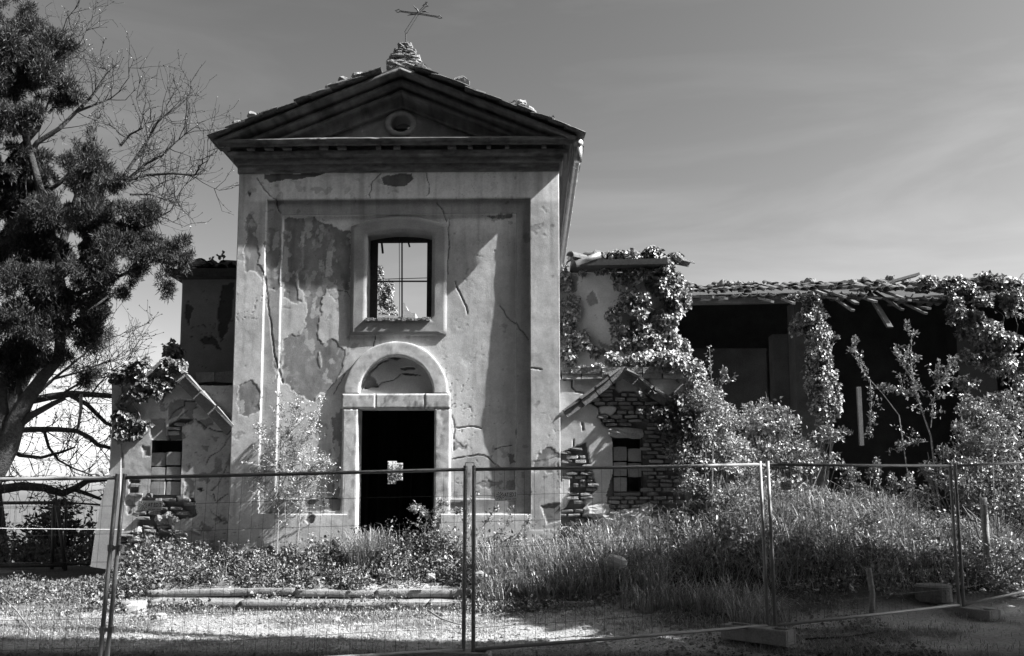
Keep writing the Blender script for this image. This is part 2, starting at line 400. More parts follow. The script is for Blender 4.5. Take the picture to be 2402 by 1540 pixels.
LOWER = [z4([(1028,920),(1100,905),(1210,885),(1280,900),(1330,950),(1400,990),(1475,990),(1480,1290),(1028,1290)]), z4([(1580,935),(1790,900),(1790,1400),(1580,1400)]), z4([(-260,1000),(160,1000),(160,1300),(-260,1300)])]
CRACK = [z3(p) for p in ([(960,-10),(905,40),(900,90),(885,120),(895,142)], [(1238,-20),(1255,60),(1255,110),(1240,132)], [(1300,165),(1335,210),(1350,250),(1360,280)], [(1380,250),(1370,330),(1375,430),(1365,520),(1370,600)],
 [(195,20),(240,90),(290,140),(312,152)], [(925,905),(920,960),(915,1010),(900,1060)], [(1690,795),(1740,870),(1790,910),(1870,1010)], [(1410,650),(1430,700),(1480,800),(1490,850)], [(345,1280),(300,1120),(250,700),(235,600)], [(310,155),(318,200),(335,232)],
 [(690,705),(745,710),(762,750)], [(1885,1190),(1950,1200)])] + [z4(p) for p in ([(1028,920),(1100,905),(1210,885),(1280,900),(1330,950),(1400,990),(1475,990)], [(1035,615),(1055,680),(1050,740),(1045,860)], [(1325,850),(1400,830),(1450,825)], [(1480,710),(1485,780)], [(220,470),(270,380),(300,330)], [(1060,700),(1180,690),(1240,710)])]
def face_fn(X, Z, U, V):
    inA = (X > xa) & (X < xd) & (Z < za) & (Z > zd); inB = (X > xb) & (X < xc_) & (Z < zb) & (Z > zc_)
    bow = np.interp(V, [500, 545, 600, 700, 800, 900, 1000, 1050, 1100, 1180], [.108, .10, .113, .107, .12, .135, .151, .134, .12, .115])
    DB = D2+(bow-D2)*sstep(1010, 1120, U)
    dep = np.where(inB, DB, np.where(inA, D1, 0.))
    tone = .50+.16*fbm(X*1.3, Z*1.3, 12)+.10*fbm(X*9, Z*2.2, 14)+.10*fbm(X*22, Z*22, 13, 3)
    tone = np.where(inA & ~inB, tone*.66, tone)
    top_gain = np.where(inB, 1+.5*sstep(570, 505, V), np.where(inA, 1., 1+.55*sstep(478, 466, V)*sstep(545, 640, U))); tone = tone*top_gain  # paler tone on the frieze and towards the panel top
    dark = patch(U, V, DARK, 9, 1, .07); light = patch(U, V, LIGHT, 4, 2, .06); low = patch(U, V, LOWER, 5, 3); bare = patch(U, V, BARE, 5, 4)
    # peeling along the foot and flaking under the architrave
    foot = (fbm(X*2.2, Z*2.2, 22)+.9*(1.15-Z)*.5 > .22) & (Z < 1.5)
    spots = (fbm(X*6, Z*6, 27, 3)+.25*fbm(X*1.1, Z*1.1, 28) > .295)
    dark = (dark & ~light)
    tone = np.where(low, tone*.74, tone); tone = np.where(spots, tone*.72, tone)
    tone = np.where(dark, .225+.16*fbm(X*4, Z*4, 15)+.10*fbm(X*16, Z*5, 18)+.16*np.clip(fbm(X*8, Z*8, 17)*4-.6, 0, 1), tone)
    near_ = patch(U, V, DARK, 26, 5, .05)
    fleck = near_ & ~dark & (fbm(X*11, Z*8, 24, 4) > .07); isle = dark & (fbm(X*9, Z*6, 25, 4) > .13); tone = np.where(fleck, tone*.66, tone); tone = np.where(isle, .40+.15*fbm(X*12, Z*12, 26), tone)
    tone = tone*(1-.30*np.clip(fbm(X*13, Z*1.1, 29, 3)*3-.25, 0, 1))
    tone = np.where(bare | foot, .17+.10*fbm(X*7, Z*7, 16), tone)
    streak = np.clip(fbm(X*7, Z*.5, 19)*1.8, 0, 1)*sstep(2.2, 0, ZT-Z); tone = tone*(1-.6*streak)
    dep = dep+.005*dark+.004*low+.016*(bare | foot)+.002*spots
    dep = dep+.018*fbm(X*.9, Z*.9, 33)+.006*fbm(X*5, Z*5, 34)
    d = np.full(U.shape, 99.)
    for c in CRACK: d = np.minimum(d, dline(U+5*fbm(U*.09, V*.09, 61), V+5*fbm(U*.09, V*.09, 62), c))
    wd_ = 1.35+1.1*fbm(U*.05, V*.05, 63)
    ck = np.clip(1.1-d/np.maximum(.45, wd_), 0, 1)
    net = np.abs(fbm(X*1.7, Z*1.7, 71)-.02); net2 = np.clip(1-net/.0022, 0, 1)*(fbm(X*.7, Z*.7, 73) > .06)
    ck = np.maximum(ck, net2*.5)
    return dep+.018*ck, tone*(1-.88*ck)
def face_hole(x, z):
    return ((x > wL) & (x < wR) & (z > wB) & (z < wT)) | ((x > dL) & (x < dR) & (z < dZ)) | ((np.hypot(x-acx, z-acz) < (aro+ari)/2) & (z > dZ-.1))
relief('facade', XL, XR, .25, ZT+.03, .0145, [xa, xb, xc_, xd], [za, zb, zc_, zd], face_fn, face_hole, church)

# --- nave behind
NB = 8.6; EAVE = wz(1313, 385)
b = B(); b.box((XR-.42, .05, .2), (XR-.004, NB, EAVE)); b.obj('side_wall', 'stone', church)
b = B(); b.box((XL+.004, .05, .2), (XL+.42, NB, EAVE)); b.obj('side_wall', 'stone', church)
# broken end wall of the nave, seen against the sky through the window
pts = [(700, 735), (885, 738), (943, 742), (946, 709), (951, 716), (957, 729), (963, 733), (974, 735), (975, 748), (1020, 750), (1300, 752)]
P = W([p[0] for p in pts], [p[1] for p in pts], NB); b = B()
ox0, ox1, oz = wx(880, 1100, NB), wx(975, 1100, NB), wz(927, 1040, NB)
xq = np.sort(np.concatenate([P[:, 0], [ox0, ox1]])); zq = np.interp(xq, P[:, 0], P[:, 2])
for x0, x1, z0, z1 in zip(xq[:-1], xq[1:], zq[:-1], zq[1:]):
    zb_ = oz if (x0 >= ox0-1e-6 and x1 <= ox1+1e-6) else .2
    b.add([(x0, NB, zb_), (x1, NB, zb_), (x1, NB, z1), (x0, NB, z0), (x0, NB+.45, zb_), (x1, NB+.45, zb_), (x1, NB+.45, z1), (x0, NB+.45, z0)], [(0, 1, 2, 3), (5, 4, 7, 6), (3, 2, 6, 7), (0, 3, 7, 4), (1, 5, 6, 2), (0, 4, 5, 1)])
b.obj('end_wall', 'stone', church)

LZ = wz(930, 800, .3)
b = B(); b.box((XL+.43, .30, LZ), (XR-.43, 4.6, LZ+.12)); b.obj('loft_floor', 'dark_wood', church)
part_ = B(); part_.box((XL+.43, 4.62, LZ-.25), (XR-.43, 4.70, LZ-.0)); par = part_.obj('partition', 'dark_wood', church)
hx0, hx1 = wx(909, 1100, 4.5), wx(945, 1100, 4.5); hz0, hz1 = wz(927, 1136, 4.5), wz(927, 1082, 4.5)
def boards(x0, x1, za_, zb_, k0=0):
    n = max(1, int(round((x1-x0)/.2)))
    for i in range(n):
        yo_ = .028*((i+k0) % 2); bb = B(); bb.box((x0+(x1-x0)*i/n-.008*(i > 0), 4.5+yo_, za_), (x0+(x1-x0)*(i+1)/n+.008*(i < n-1), 4.522+yo_, zb_)); bb.obj('board', 'dark_wood', par)
boards(XL+.44, hx0, .3, LZ-.02); boards(hx1, XR-.44, .3, LZ-.02); hm = hx0*.4+hx1*.6
boards(hx0, hm, .3, hz0); boards(hx0, hm, hz1, LZ-.02); boards(hm, hx1, .3, hz0+.07); boards(hm, hx1, hz1-.04, LZ-.02)
# --- entablature
def sweep(name, prof, xl, xr, yb, parent, mat='cornice_stucco', n=260, jit=.007):
    fine_ = []
    for (p0, z0), (p1, z1) in zip(prof[:-1], prof[1:]):
        m = max(1, int(np.hypot(p1-p0, z1-z0)/.02)) if max(p0, p1) < .34 and abs(p1-p0) < .2 else 1
        fine_ += [(p0+(p1-p0)*i/m, z0+(z1-z0)*i/m) for i in range(m)]
    prof = fine_+[prof[-1]]
    fx = np.linspace(0, 1, n); V = []
    for k, (p, z) in enumerate(prof):
        row = [(xl-p, yb, z), (xl-p, -p+(yb+p)*.5, z)]
        x = xl-p+(xr-xl+2*p)*fx
        nzv = (jit if prof[-1][0] < .1 else jit*.35)*2*fbm(x*3+k*.05, x*0+k*.13, 5, 4)*min(1, 6*(p+.02)); chip = np.where(fbm(x*6, x*0+k*.4, 6, 3) > .24, .014, 0.)*(p > .25)
        sag = .022*fbm(x*.7, x*0, 91, 2); row += [(x[i], -p+nzv[i]+chip[i], z+nzv[i]*.7+sag[i]) for i in range(n)]
        row += [(xr+p, -p+(yb+p)*.5, z), (xr+p, yb, z)]; V.append(row)
    V = np.array(V); tn = .15+.20*fbm(V[..., 0]*3.2, V[..., 2]*22, 85)+.14*fbm(V[..., 0]*13, V[..., 2]*50, 86)+.16*np.clip(fbm(V[..., 0]*2.4, V[..., 2]*9, 84)*5-.8, 0, 1)
    return obj(name, V.reshape(-1, 3), grid_faces(V.shape[0], V.shape[1]), 'plaster', parent, tone=np.clip(tn, .03, .5).ravel())
def pz(v, p): return wz(940, v, -p)
arch = [(.0, 406), (.022, 404), (.026, 387)]
sweep('architrave', [(p, pz(v, p)) for p, v in arch+[(.03, 385.5)]], XL, XR, .6, church)
sweep('frieze_moulding', [(p, pz(v, p)) for p, v in [(.03, 385), (.06, 384), (.075, 378), (.08, 369), (.10, 366), (.145, 364.5), (.165, 356), (.165, 353)]], XL, XR, .6, church)
sweep('cornice', [(p, pz(v, p)) for p, v in [(.165, 352.5), (.12, 352), (.12, 343), (.27, 341.5), (.285, 331), (.31, 329), (.33, 327), (.33, 324), (.05, 322)]], XL, XR-.05, 8.0, church)
dent = B().box((-.05, -.07, -.04), (.05, .07, .04)); dme = mesh('dentil', dent.v, dent.f, 'cornice_stucco')
for i in range(17):
    if random.random() < .25: continue
    x = XL+.1+(XR-XL-.2)*(i+.5)/17; inst('dentil', dme, (x, -.17, pz(347.5, .15)), sc=(random.uniform(.6, 1.5), 1, 1), parent=church)
# --- pediment
apx = wx(938, 156, -.36); apz = wz(938, 158, -.36); lx, rx = wx(508, 326, -.36), wx(1353, 322, -.36); ez = wz(520, 330, -.36)+.02
def rake(x): return np.where(x < apx, ez+(apz-ez)*(x-lx)/(apx-lx), ez+(apz-ez)*(rx-x)/(rx-apx))
rp = [(-.05, 0), (.36, 0), (.365, -.05), (.34, -.07), (.15, -.075), (.14, -.13), (.23, -.135), (.24, -.20), (.20, -.225), (.09, -.23), (.085, -.29), (.15, -.295), (.155, -.35), (.11, -.37), (.05, -.375), (.048, -.52), (.07, -.525), (.07, -.56), (.012, -.565), (-.06, -.565)]
xs = np.concatenate([np.linspace(lx, apx, 90), np.linspace(apx, rx, 90)[1:]])
V = []
for k, (p, dz) in enumerate(rp):
    j = .012*fbm(xs*5+k*.06, xs*0+k*.1, 9, 4)+np.where(fbm(xs*7, xs*0+k*.6, 10, 3) > .25, .02, 0)*(p > .1)
    z = np.maximum(rake(xs)+dz, pz(324, .33)-.02-(0 if p > .0 else 0)); V.append(np.stack([xs, -p+j, z+j*.5], -1))
V = np.array(V); tr_ = .13+.20*fbm(V[..., 0]*2.2+V[..., 2]*3, V[..., 2]*9-V[..., 0]*3.4*np.sign(V[..., 0]-apx)*-1, 87)+.12*fbm(V[..., 0]*14, V[..., 2]*14, 88)
obj('raking_cornice', V.reshape(-1, 3), grid_faces(V.shape[0], V.shape[1]), 'plaster', church, tone=np.clip(tr_, .03, .4).ravel())
ocx, ocz = wx(940, 291, 0), wz(940, 291, 0); orx, orz = 24.5/2000*14.2, 20/2000*14.2
def tym_fn(X, Z, U, V):
    t = .19+.16*fbm(X*2.5, Z*2.5, 81)+.10*fbm(X*12, Z*6, 82); c = dline(U+4*fbm(U*.1, V*.1, 3), V, [(946, 238), (948, 262), (930, 312), (922, 330)])
    ck = np.clip(1.4-c, 0, 1); sc = np.clip(1.1-dline(U, V, [(846, 292), (851, 314)]), 0, 1)
    return .02*fbm(X*3, Z*3, 83)+.02*ck, t*(1-.8*ck)+.15*sc
relief('tympanum', lx+.3, rx-.3, pz(324, .3)-.03, apz-.45, .022, [], [], tym_fn, lambda x, z: (((x-ocx)/(orx*1.15))**2+((z-ocz)/(orz*1.15))**2 < 1) | (z > rake(x)-.50), church, ret=0)
def ring(name, cx, cz, rx_, rz_, prof, parent, mat, n=56, a0=0, a1=2*math.pi, jit=.006, tone=None):
    an = np.linspace(a0, a1, n); V = []
    for k, (dr, y) in enumerate(prof):
        j = jit*2*fbm(an*4+k*.1, an*0+k*.3, 12, 3); V.append(np.stack([cx+(rx_+dr+j)*np.cos(an), np.full(n, y)+j*.6, cz+(rz_+dr+j)*np.sin(an)], -1))
    V = np.array(V); t = None
    if tone is not None: t = np.clip(tone+.22*tone/.5*fbm(V[..., 0]*5, V[..., 2]*5, 13)+.2*tone/.5*fbm(V[..., 0]*18, V[..., 2]*18, 14)-.22*tone*(fbm(V[..., 0]*9, V[..., 2]*9, 15) > .17), .04, .8).ravel()
    return obj(name, V.reshape(-1, 3), grid_faces(V.shape[0], V.shape[1]), mat, parent, tone=t)
ring('oculus_ring', ocx, ocz, orx, orz, [(.10, .02), (.095, -.02), (.06, -.035), (.015, -.03), (0, 0), (-.005, .3)], church, 'plaster', tone=.30)
# roof over the front bay, broken off behind
RB = 1.86
for sgn, x0 in ((-1, lx), (1, rx)):
    b = B(); e = .09
    yb = [RB+.02*fbm(np.array([i*.7]), np.array([sgn*3.]), 3)[0] for i in range(9)]
    for i in range(8):
        xa_, xb_ = x0+(apx-x0)*i/8, x0+(apx-x0)*(i+1)/8
        q = []
        for xx, yy in ((xa_, yb[i]), (xb_, yb[i+1])):
            zt = float(rake(np.array(xx))); q += [(xx, -.30, zt+.004), (xx, yy, zt+.004), (xx, -.30, zt+.06), (xx, yy, zt+.06)]
        b.add(q, [(0, 1, 5, 4), (2, 6, 7, 3), (1, 3, 7, 5), (0, 4, 6, 2)])
    b.obj('roof', 'dark_wood', church)
for sgn, x0 in ((-1, lx), (1, rx)):
    b = B(); q = []
    for xx in (x0, apx):
        zt = float(rake(np.array(xx)))
        for yy in (2.22, 4.4): q += [(xx, yy, zt+.002), (xx, yy, zt+.06)]
    b.add(q, [(0, 4, 6, 2), (1, 3, 7, 5), (0, 1, 5, 4), (2, 6, 7, 3)]); b.obj('roof', 'dark_wood', church)
    xo = apx+sgn*.7; zo = float(rake(np.array(xo))); ze_ = float(rake(np.array(x0)))
    b = B(); b.add([(x0, 1.8, ze_+.01), (xo, 1.8, zo+.01), (xo, 2.3, zo+.01), (x0, 2.3, ze_+.01)], [(0, 1, 2, 3)]); b.obj('roof', 'dark_wood', church)
b = B(); b.bar((apx-.9, 1.5, wz(940, 306, 1.5)), (apx+.9, 1.5, wz(940, 305, 1.5)), .06, .035); b.obj('tie_beam', 'dark_wood', church)
b = B(); b.box((apx-1.6, 1.7, wz(940, 390, 1.7)), (apx+1.6, 1.76, wz(940, 316, 1.7))); b.obj('ceiling_board', 'dark_wood', church)
# eaves strip and gutter down the right side
b = B(); b.add([(XR-.3, RB, EAVE+.75), (rx, RB, ez+.03), (rx, NB, ez+.03), (XR-.3, NB, EAVE+.75), (XR-.3, RB, EAVE+.82), (rx, RB, ez+.1), (rx, NB, ez+.1), (XR-.3, NB, EAVE+.82)], [(0, 1, 2, 3), (7, 6, 5, 4), (0, 4, 5, 1), (1, 5, 6, 2)]); b.obj('eaves', 'dark_wood', church)
gxp, gzp = wx(1357, 340, -.30), wz(1357, 337, -.30)
b = B(); b.tube([(gxp, -.34, gzp), (gxp, NB, gzp-.05)], .068, 12); gut = b.obj('gutter', 'zinc', church, smooth=True)
for k in range(9):
    y = -.3+k*.85; b = B(); b.tube([(gxp, y, gzp), (gxp, y+.05, gzp)], .077, 12); b.obj('gutter_joint', 'zinc', gut, smooth=True)
b = B(); b.tube([(gxp, -.26, gzp+.02), (gxp+.005, -.27, gzp-.16), (gxp-.01, -.26, gzp-.30)], .066, 10); b.obj('spout', 'zinc', gut, smooth=True)
b = B(); b.tube([W(505, 343, -.3), W(514, 350, -.3), W(524, 349, -.3), W(530, 343, -.3)], .009, 5); b.obj('iron_hook', 'iron', church)

# --- tiles and stones along the verges
def slabmesh(name, sx, sy, sz, mat, n=3, jit=.01, k=8.0, seed=0):
    """worn slab: subdivided box pulled to a rounded block"""
    rs = np.random.RandomState(seed); V = []; F = []; idx = {}
    def vid(p):
        q = tuple(np.round(p, 5))
        if q not in idx: idx[q] = len(V); V.append(p)
        return idx[q]
    g = np.linspace(-1, 1, n+1)
    for ax_ in range(3):
        for sg in (-1, 1):
            for i in range(n):
                for j in range(n):
                    c = []
                    for a, bq in ((g[i], g[j]), (g[i+1], g[j]), (g[i+1], g[j+1]), (g[i], g[j+1])):
                        p = np.zeros(3); p[ax_] = sg; p[(ax_+1) % 3] = a; p[(ax_+2) % 3] = bq; c.append(vid(p))
                    F.append(tuple(c) if sg > 0 else tuple(c[::-1]))
    V = np.array(V); nrm = (np.abs(V)**k).sum(1)**(1/k); V = V/nrm[:, None]
    V = V*np.array([sx, sy, sz])/2+rs.normal(size=V.shape)*jit
    return mesh(name, V, F, mat)
tile_me = [slabmesh('roof_tile', .36, .62, .045, 'roof_clay', 2, .006, 9, s) for s in range(3)]
stone_me = [slabmesh('stone', .3, .3, .16, 'lichen_stone', 3, .016, 4, s+9) for s in range(4)]
sl_, sr_ = math.atan2(apz-ez, apx-lx), math.atan2(apz-ez, rx-apx)
for side, x0, a in ((-1, lx, -sl_), (1, rx, sr_)):
    n = 11
    for i in range(n):
        t = (i+.35)/n; x = x0+side*.06+(apx-x0-side*.06)*t
        if i == n-1: continue
        for row in range(3):
            if row and random.random() < .2: continue
            inst('roof_tile', random.choice(tile_me), (x+random.uniform(-.015, .015), -.14+row*.6, float(rake(np.array(x)))+.085+.016*(i % 2)+random.uniform(-.006, .012)), (random.uniform(-.03, .03), a*.86+random.uniform(-.03, .03), random.uniform(-.05, .05)), (random.uniform(.95, 1.25), 1, random.uniform(.8, 1.3)), church)
for u, v, s in ((562, 291, 1.0), (600, 277, 1.0), (780, 207, .9), (815, 196, 1.0), (845, 184, 1.0), (1080, 204, 1.2), (1100, 209, .9), (1212, 252, 1.3), (1235, 259, 1.1), (1285, 285, .9), (1318, 298, .8), (700, 238, .6), (1010, 180, 1.0), (1185, 246, .7)):
    p = W(u, v, .0); zr = float(rake(np.array(p[0])))+.14
    inst('verge_stone', random.choice(stone_me), (p[0], random.uniform(-.1, .15), max(p[2], zr-.02)), (random.uniform(-.2, .2), random.uniform(-.3, .3), random.uniform(0, 3)), (s*.85, s*.85, s*random.uniform(.45, .8)), church)
# --- finial pedestal
def fin(name, u0, u1, v0, v1, dep, seed, k=7):
    p0, p1 = W(u0, v1, -.3), W(u1, v0, -.3); me = slabmesh(name, p1[0]-p0[0], dep, p1[2]-p0[2], 'lichen_stone', 7, .006, k, seed)
    return inst(name, me, ((p0[0]+p1[0])/2, -.3+dep/2+.02, (p0[2]+p1[2])/2), parent=church)
fin('finial_stone', 903, 989, 133, 160, .55, 1, 8); fin('finial_stone', 909, 984, 119, 136, .52, 2, 5); fin('finial_stone', 921, 974, 109, 121, .46, 3, 6); fin('finial_stone', 931, 966, 96, 112, .38, 4, 6)
b = B(); b.add([W(975, 150, -.3), W(990, 146, -.3), W(1030, 176, -.3), W(1010, 182, -.3), W(975, 150, .1), W(990, 146, .1), W(1030, 176, .1), W(1010, 182, .1)], [(0, 3, 2, 1), (4, 5, 6, 7), (0, 1, 5, 4), (1, 2, 6, 5), (2, 3, 7, 6), (3, 0, 4, 7)]); b.obj('ridge_mortar', 'lichen_stone', church)

# --- upper window
def frame(name, out, inn, yf, yo, yi, parent, tone):
    """ring of plaster: outer outline, inner outline (same count), front at yf, outside edge back to yo, reveal back to yi"""
    out = np.array(out); inn = np.array(inn); n = len(out); rows = []
    mid = [out*(1-t)+inn*t for t in (0, .25, .5, .75, 1)]
    def row(q, y, j): 
        d = j*fbm(q[:, 0]*6, q[:, 1]*6, 17); return np.stack([q[:, 0]+d*.6, np.full(n, y)+d, q[:, 1]+d*.6], -1)
    rows.append(row(out, yo, .0))
    for m in mid: rows.append(row(m, yf, .014))
    for t in (.33, .66, 1.): rows.append(row(inn, yf+(yi-yf)*t, .014))
    V = np.array(rows); V = np.concatenate([V, V[:, :1]], 1)
    t = tone+.16*fbm(V[..., 0]*3, V[..., 2]*3, 19)+.08*fbm(V[..., 0]*12, V[..., 2]*12, 20); t[6:] *= .8
    return obj(name, V.reshape(-1, 3), grid_faces(V.shape[0], V.shape[1]), 'plaster', parent, tone=np.clip(t, .05, .7).ravel())
def outline(l, r, bt, sp, cr, n=14):
    L = [(l, bt+(sp-bt)*i/n) for i in range(n)]
    A = [(l+(r-l)*i/n, sp+(cr-sp)*(1-(2*i/n-1)**2)) for i in range(n)]
    Rr = [(r, sp+(bt-sp)*i/n) for i in range(n)]
    Bt = [(r+(l-r)*i/n, bt) for i in range(n)]
    return L+A+Rr+Bt
YF = D2-.035
win = frame('window_surround', outline(wx(822, 650, YF), wx(1048, 650, YF), wz(935, 786, YF), wz(935, 531, YF), wz(935, 508, YF)),
            outline(wx(860, 650, YF), wx(1013, 650, YF), wz(935, 749, YF), wz(935, 552, YF), wz(935, 543, YF)), YF, D2+.06, .46, church, .31)
b = B()
for i in range(16):
    x0 = wx(858, 748, YF)+(wx(1010, 748, YF)-wx(858, 748, YF))*i/16; x1 = x0+(wx(1010, 748, YF)-wx(858, 748, YF))/16-.004
    b.box((x0, YF-.035+random.uniform(-.012, .02), wz(935, 753, YF)+random.uniform(-.01, .01)), (x1, .42, wz(935, 746, YF)+random.uniform(-.012, .006)))
b.obj('window_sill', 'lichen_stone', church)
yw = .40
cas = B(); l_, r_, t_, b_ = wx(882, 650, yw), wx(1003, 650, yw), wz(940, 568, yw), wz(940, 748, yw)
cas.box((l_-.10, yw, b_-.05), (l_+.02, yw+.06, t_+.12)); cas.box((r_-.012, yw, b_-.05), (r_+.10, yw+.06, t_+.12)); cas.box((l_-.1, yw-.003, t_-.004), (r_+.1, yw+.063, t_+.14))
csm = cas.obj('window_casement', 'dark_wood', church)
def ubar(u0, v0, u1, v1, w, name, par, mat='iron', y=yw-.02):
    b = B(); b.bar(W(u0, v0, y), W(u1, v1, y), .02, w, up=(0, 0, 1) if abs(u1-u0) > abs(v1-v0) else (1, 0, 0)); return b.obj(name, mat, par)
ubar(943, 566, 943, 748, .024, 'mullion', csm); ubar(880, 660.5, 1004, 660.5, .024, 'transom', csm, y=yw-.015)
ubar(936.5, 560, 937.5, 748, .008, 'hanging_wire', csm); ubar(876, 656, 1004, 652.5, .008, 'hanging_wire', csm, y=yw-.04)
ubar(895, 566, 898, 595, .035, 'broken_lath', csm, 'old_wood', yw+.08); ubar(957, 566, 961, 580, .03, 'broken_lath', csm, 'old_wood', yw+.08)
# --- doorway
door = bpy.data.objects.new('door_surround', None); COL.objects.link(door); door.parent = church; door.location = Vector((acx, 0, .45))-wloc(church)
YD = D2-.075
def stoneblock(name, u0, u1, v0, v1, parent, yf=YD, yb=.42, tone=.46, vm=None, n=10, z0=None):
    x0, x1 = wx(u0, (v0+v1)/2, yf), wx(u1, (v0+v1)/2, yf); zz1 = wz(930, v0, yf); zz0 = z0 if z0 is not None else wz(930, v1, yf)
    nx = max(4, int((x1-x0)/.03)); nz = max(4, int((zz1-zz0)/.03)); X, Z = np.meshgrid(np.linspace(x0, x1, nx), np.linspace(zz0, zz1, nz), indexing='ij')
    Y = yf+.012*fbm(X*5, Z*5, 91)+.006*fbm(X*20, Z*9, 92); pit = (fbm(X*26, Z*7, 93, 4) > .16); Y += .005*pit
    P = np.stack([X, Y, Z], -1)
    def cap(a, ax_): q = a.copy(); q[..., 1] = yb; return q
    P = np.concatenate([cap(P[:1], 0), P, cap(P[-1:], 0)]); P = np.concatenate([cap(P[:, :1], 1), P, cap(P[:, -1:], 1)], 1)
    t = tone+.14*fbm(P[..., 0]*4, P[..., 2]*4, 94)+.14*fbm(P[..., 0]*20, P[..., 2]*9, 95); t[1:-1, 1:-1] -= .16*pit
    return obj(name, P.reshape(-1, 3), grid_faces(P.shape[0], P.shape[1]), 'plaster', parent, tone=np.clip(t, .05, .7).ravel())
stoneblock('jamb', 800, 836.5, 960, 1300, door, z0=.3); stoneblock('jamb', 1018, 1056, 960, 1300, door, z0=.3)
stoneblock('lintel', 801, 880, 924, 958.5, door, YD-.004); stoneblock('lintel', 880.6, 996, 924, 958.5, door, YD-.001, tone=.43); stoneblock('lintel', 996.6, 1056, 924, 958.5, door, YD-.006)
ring('archivolt', acx, acz, ari, ari, [(aro-ari, D2+.06), (aro-ari, YD)]+[(aro-ari-.015-(aro-ari-.03)*i/7, YD-.005) for i in range(8)]+[(0, YD+.003), (-.003, .16)], door, 'plaster', n=110, a0=0, a1=math.pi, tone=.50, jit=.008)
def lun_fn(X, Z, U, V):
    q = patch(U, V, [z4([(430,440),(470,380),(490,330),(540,280),(600,245),(620,232),(545,262),(470,330),(425,420)]), z4([(440,400),(480,340),(520,380),(540,430),(440,445)]), z4([(690,290),(780,285),(785,305),(720,310)]), z4([(700,330),(780,335),(830,350),(720,345)]), z4([(600,218),(700,222),(660,240)])], 4, 5, .07)
    ck = np.clip(1.3-dline(U+4*fbm(U*.1, V*.1, 3), V+4*fbm(U*.1, V*.1, 4), z4([(520,430),(560,395),(640,380),(690,340)])), 0, 1)
    t = .34+.08*fbm(X*3, Z*3, 7); return np.where(q, .035, 0)+.02*ck+.01*fbm(X*4, Z*4, 2), np.where(q, .17+.1*fbm(X*9, Z*9, 8), t)*(1-.7*ck)
relief('lunette', acx-ari-.03, acx+ari+.03, acz-.02, acz+ari+.03, .014, [], [], lun_fn, lambda x, z: np.hypot(x-acx, z-acz) > ari+.02, door, y0=.14, ret=0)
b = B(); b.box((dL, .1, .25), (dR, .5, .50)); b.obj('threshold', 'stone', door)

# --- iron cross
cr_ = thing('iron_cross', 'wrought iron cross leaning to one side on top of the church gable', 'cross', W(951.6, 99, -.1))
def cz(L): return [W(879.6+.10662*x, .10662*y, -.1) for x, y in L]
def rod(name, L, r, par=cr_, n=5): b = B(); b.tube(cz(L), r, n); return b.obj(name, 'iron', par)
rod('post', [(675, 945), (677, 850), (678, 748)], .011)
b = B(); b.tube(cz([(678, 752), (655, 705), (785, 500), (915, 300), (1085, 130)]), .0075, 5); b.tube(cz([(678, 752), (715, 722), (850, 505), (985, 285), (1125, 145)]), .0075, 5); b.obj('shaft', 'iron', cr_)
b = B(); b.tube(cz([(555, 240), (950, 292), (1390, 365)]), .0085, 5); b.tube(cz([(545, 262), (940, 318), (1360, 385)]), .0085, 5); b.obj('crossbar', 'iron', cr_)
rod('end_loop', [(555, 240), (530, 208), (490, 225), (445, 238), (480, 270), (520, 275), (545, 262)], .0085)
rod('end_loop', [(1390, 365), (1430, 350), (1450, 375), (1480, 400), (1420, 410), (1360, 385)], .0085)
rod('end_loop', [(1085, 130), (1045, 125), (1080, 105), (1115, 95), (1150, 110), (1175, 145), (1125, 145)], .0085)
rod('end_loop', [(1115, 95), (1112, 70), (1125, 45), (1150, 60), (1130, 80)], .012)
for L in ([(960, 270), (925, 210), (880, 175), (840, 118)], [(890, 310), (800, 325), (710, 347)], [(1040, 262), (1110, 255), (1180, 287)]):
    b = B(); b.tube(cz(L), [.016, .014, .003] if len(L) == 3 else [.016, .015, .012, .003], 4); b.obj('ray', 'iron', cr_)
# ================================================================= side chapels
brick_me = []
for s in range(6):
    rs = np.random.RandomState(40+s); brick_me.append(slabmesh('brick', 1, 1, 1, 'brick', 2, .035, 9, 40+s))
block_me = [slabmesh('hollow_block', 1, 1, 1, 'hollow_block', 2, .008, 14, 60+s) for s in range(2)]
rub_me = [slabmesh('rubble_stone', 1, 1, 1, 'stone', 3, .05, 3.5, 70+s) for s in range(4)]
def lay_bricks(parent, poly, y, course=.078, length=.25, keepf=None, name='brick', seed=1, void=.05):
    rs = random.Random(seed); us = [p[0] for p in poly]; vs = [p[1] for p in poly]
    x0, x1 = wx(min(us), np.mean(vs), y), wx(max(us), np.mean(vs), y); z0, z1 = wz(np.mean(us), max(vs), y), wz(np.mean(us), min(vs), y)
    z = z0; r = 0; n = 0
    while z < z1:
        h = course*rs.uniform(.8, 1.12); x = x0-(r % 2)*length*.5
        while x < x1:
            l = length*rs.choice((1, 1, .9, .5, 1.1)); c = np.array([x+l/2, y, z+h/2]); u, v = proj(c)
            if inpoly(np.array([float(u)]), np.array([float(v)]), poly)[0] and rs.random() > void and (keepf is None or keepf(float(u), float(v))):
                inst(name, rs.choice(brick_me), (c[0], y+.058-rs.uniform(0, .04), c[2]), (rs.uniform(-.03, .03), rs.uniform(-.05, .05), rs.uniform(-.08, .08)), ((l-.014)*rs.uniform(.85, 1), .12, (h-.012)*rs.uniform(.8, 1.05)), parent); n += 1
            x += l
        z += h; r += 1
    return n
YC = .12                                   # front of the lower wings
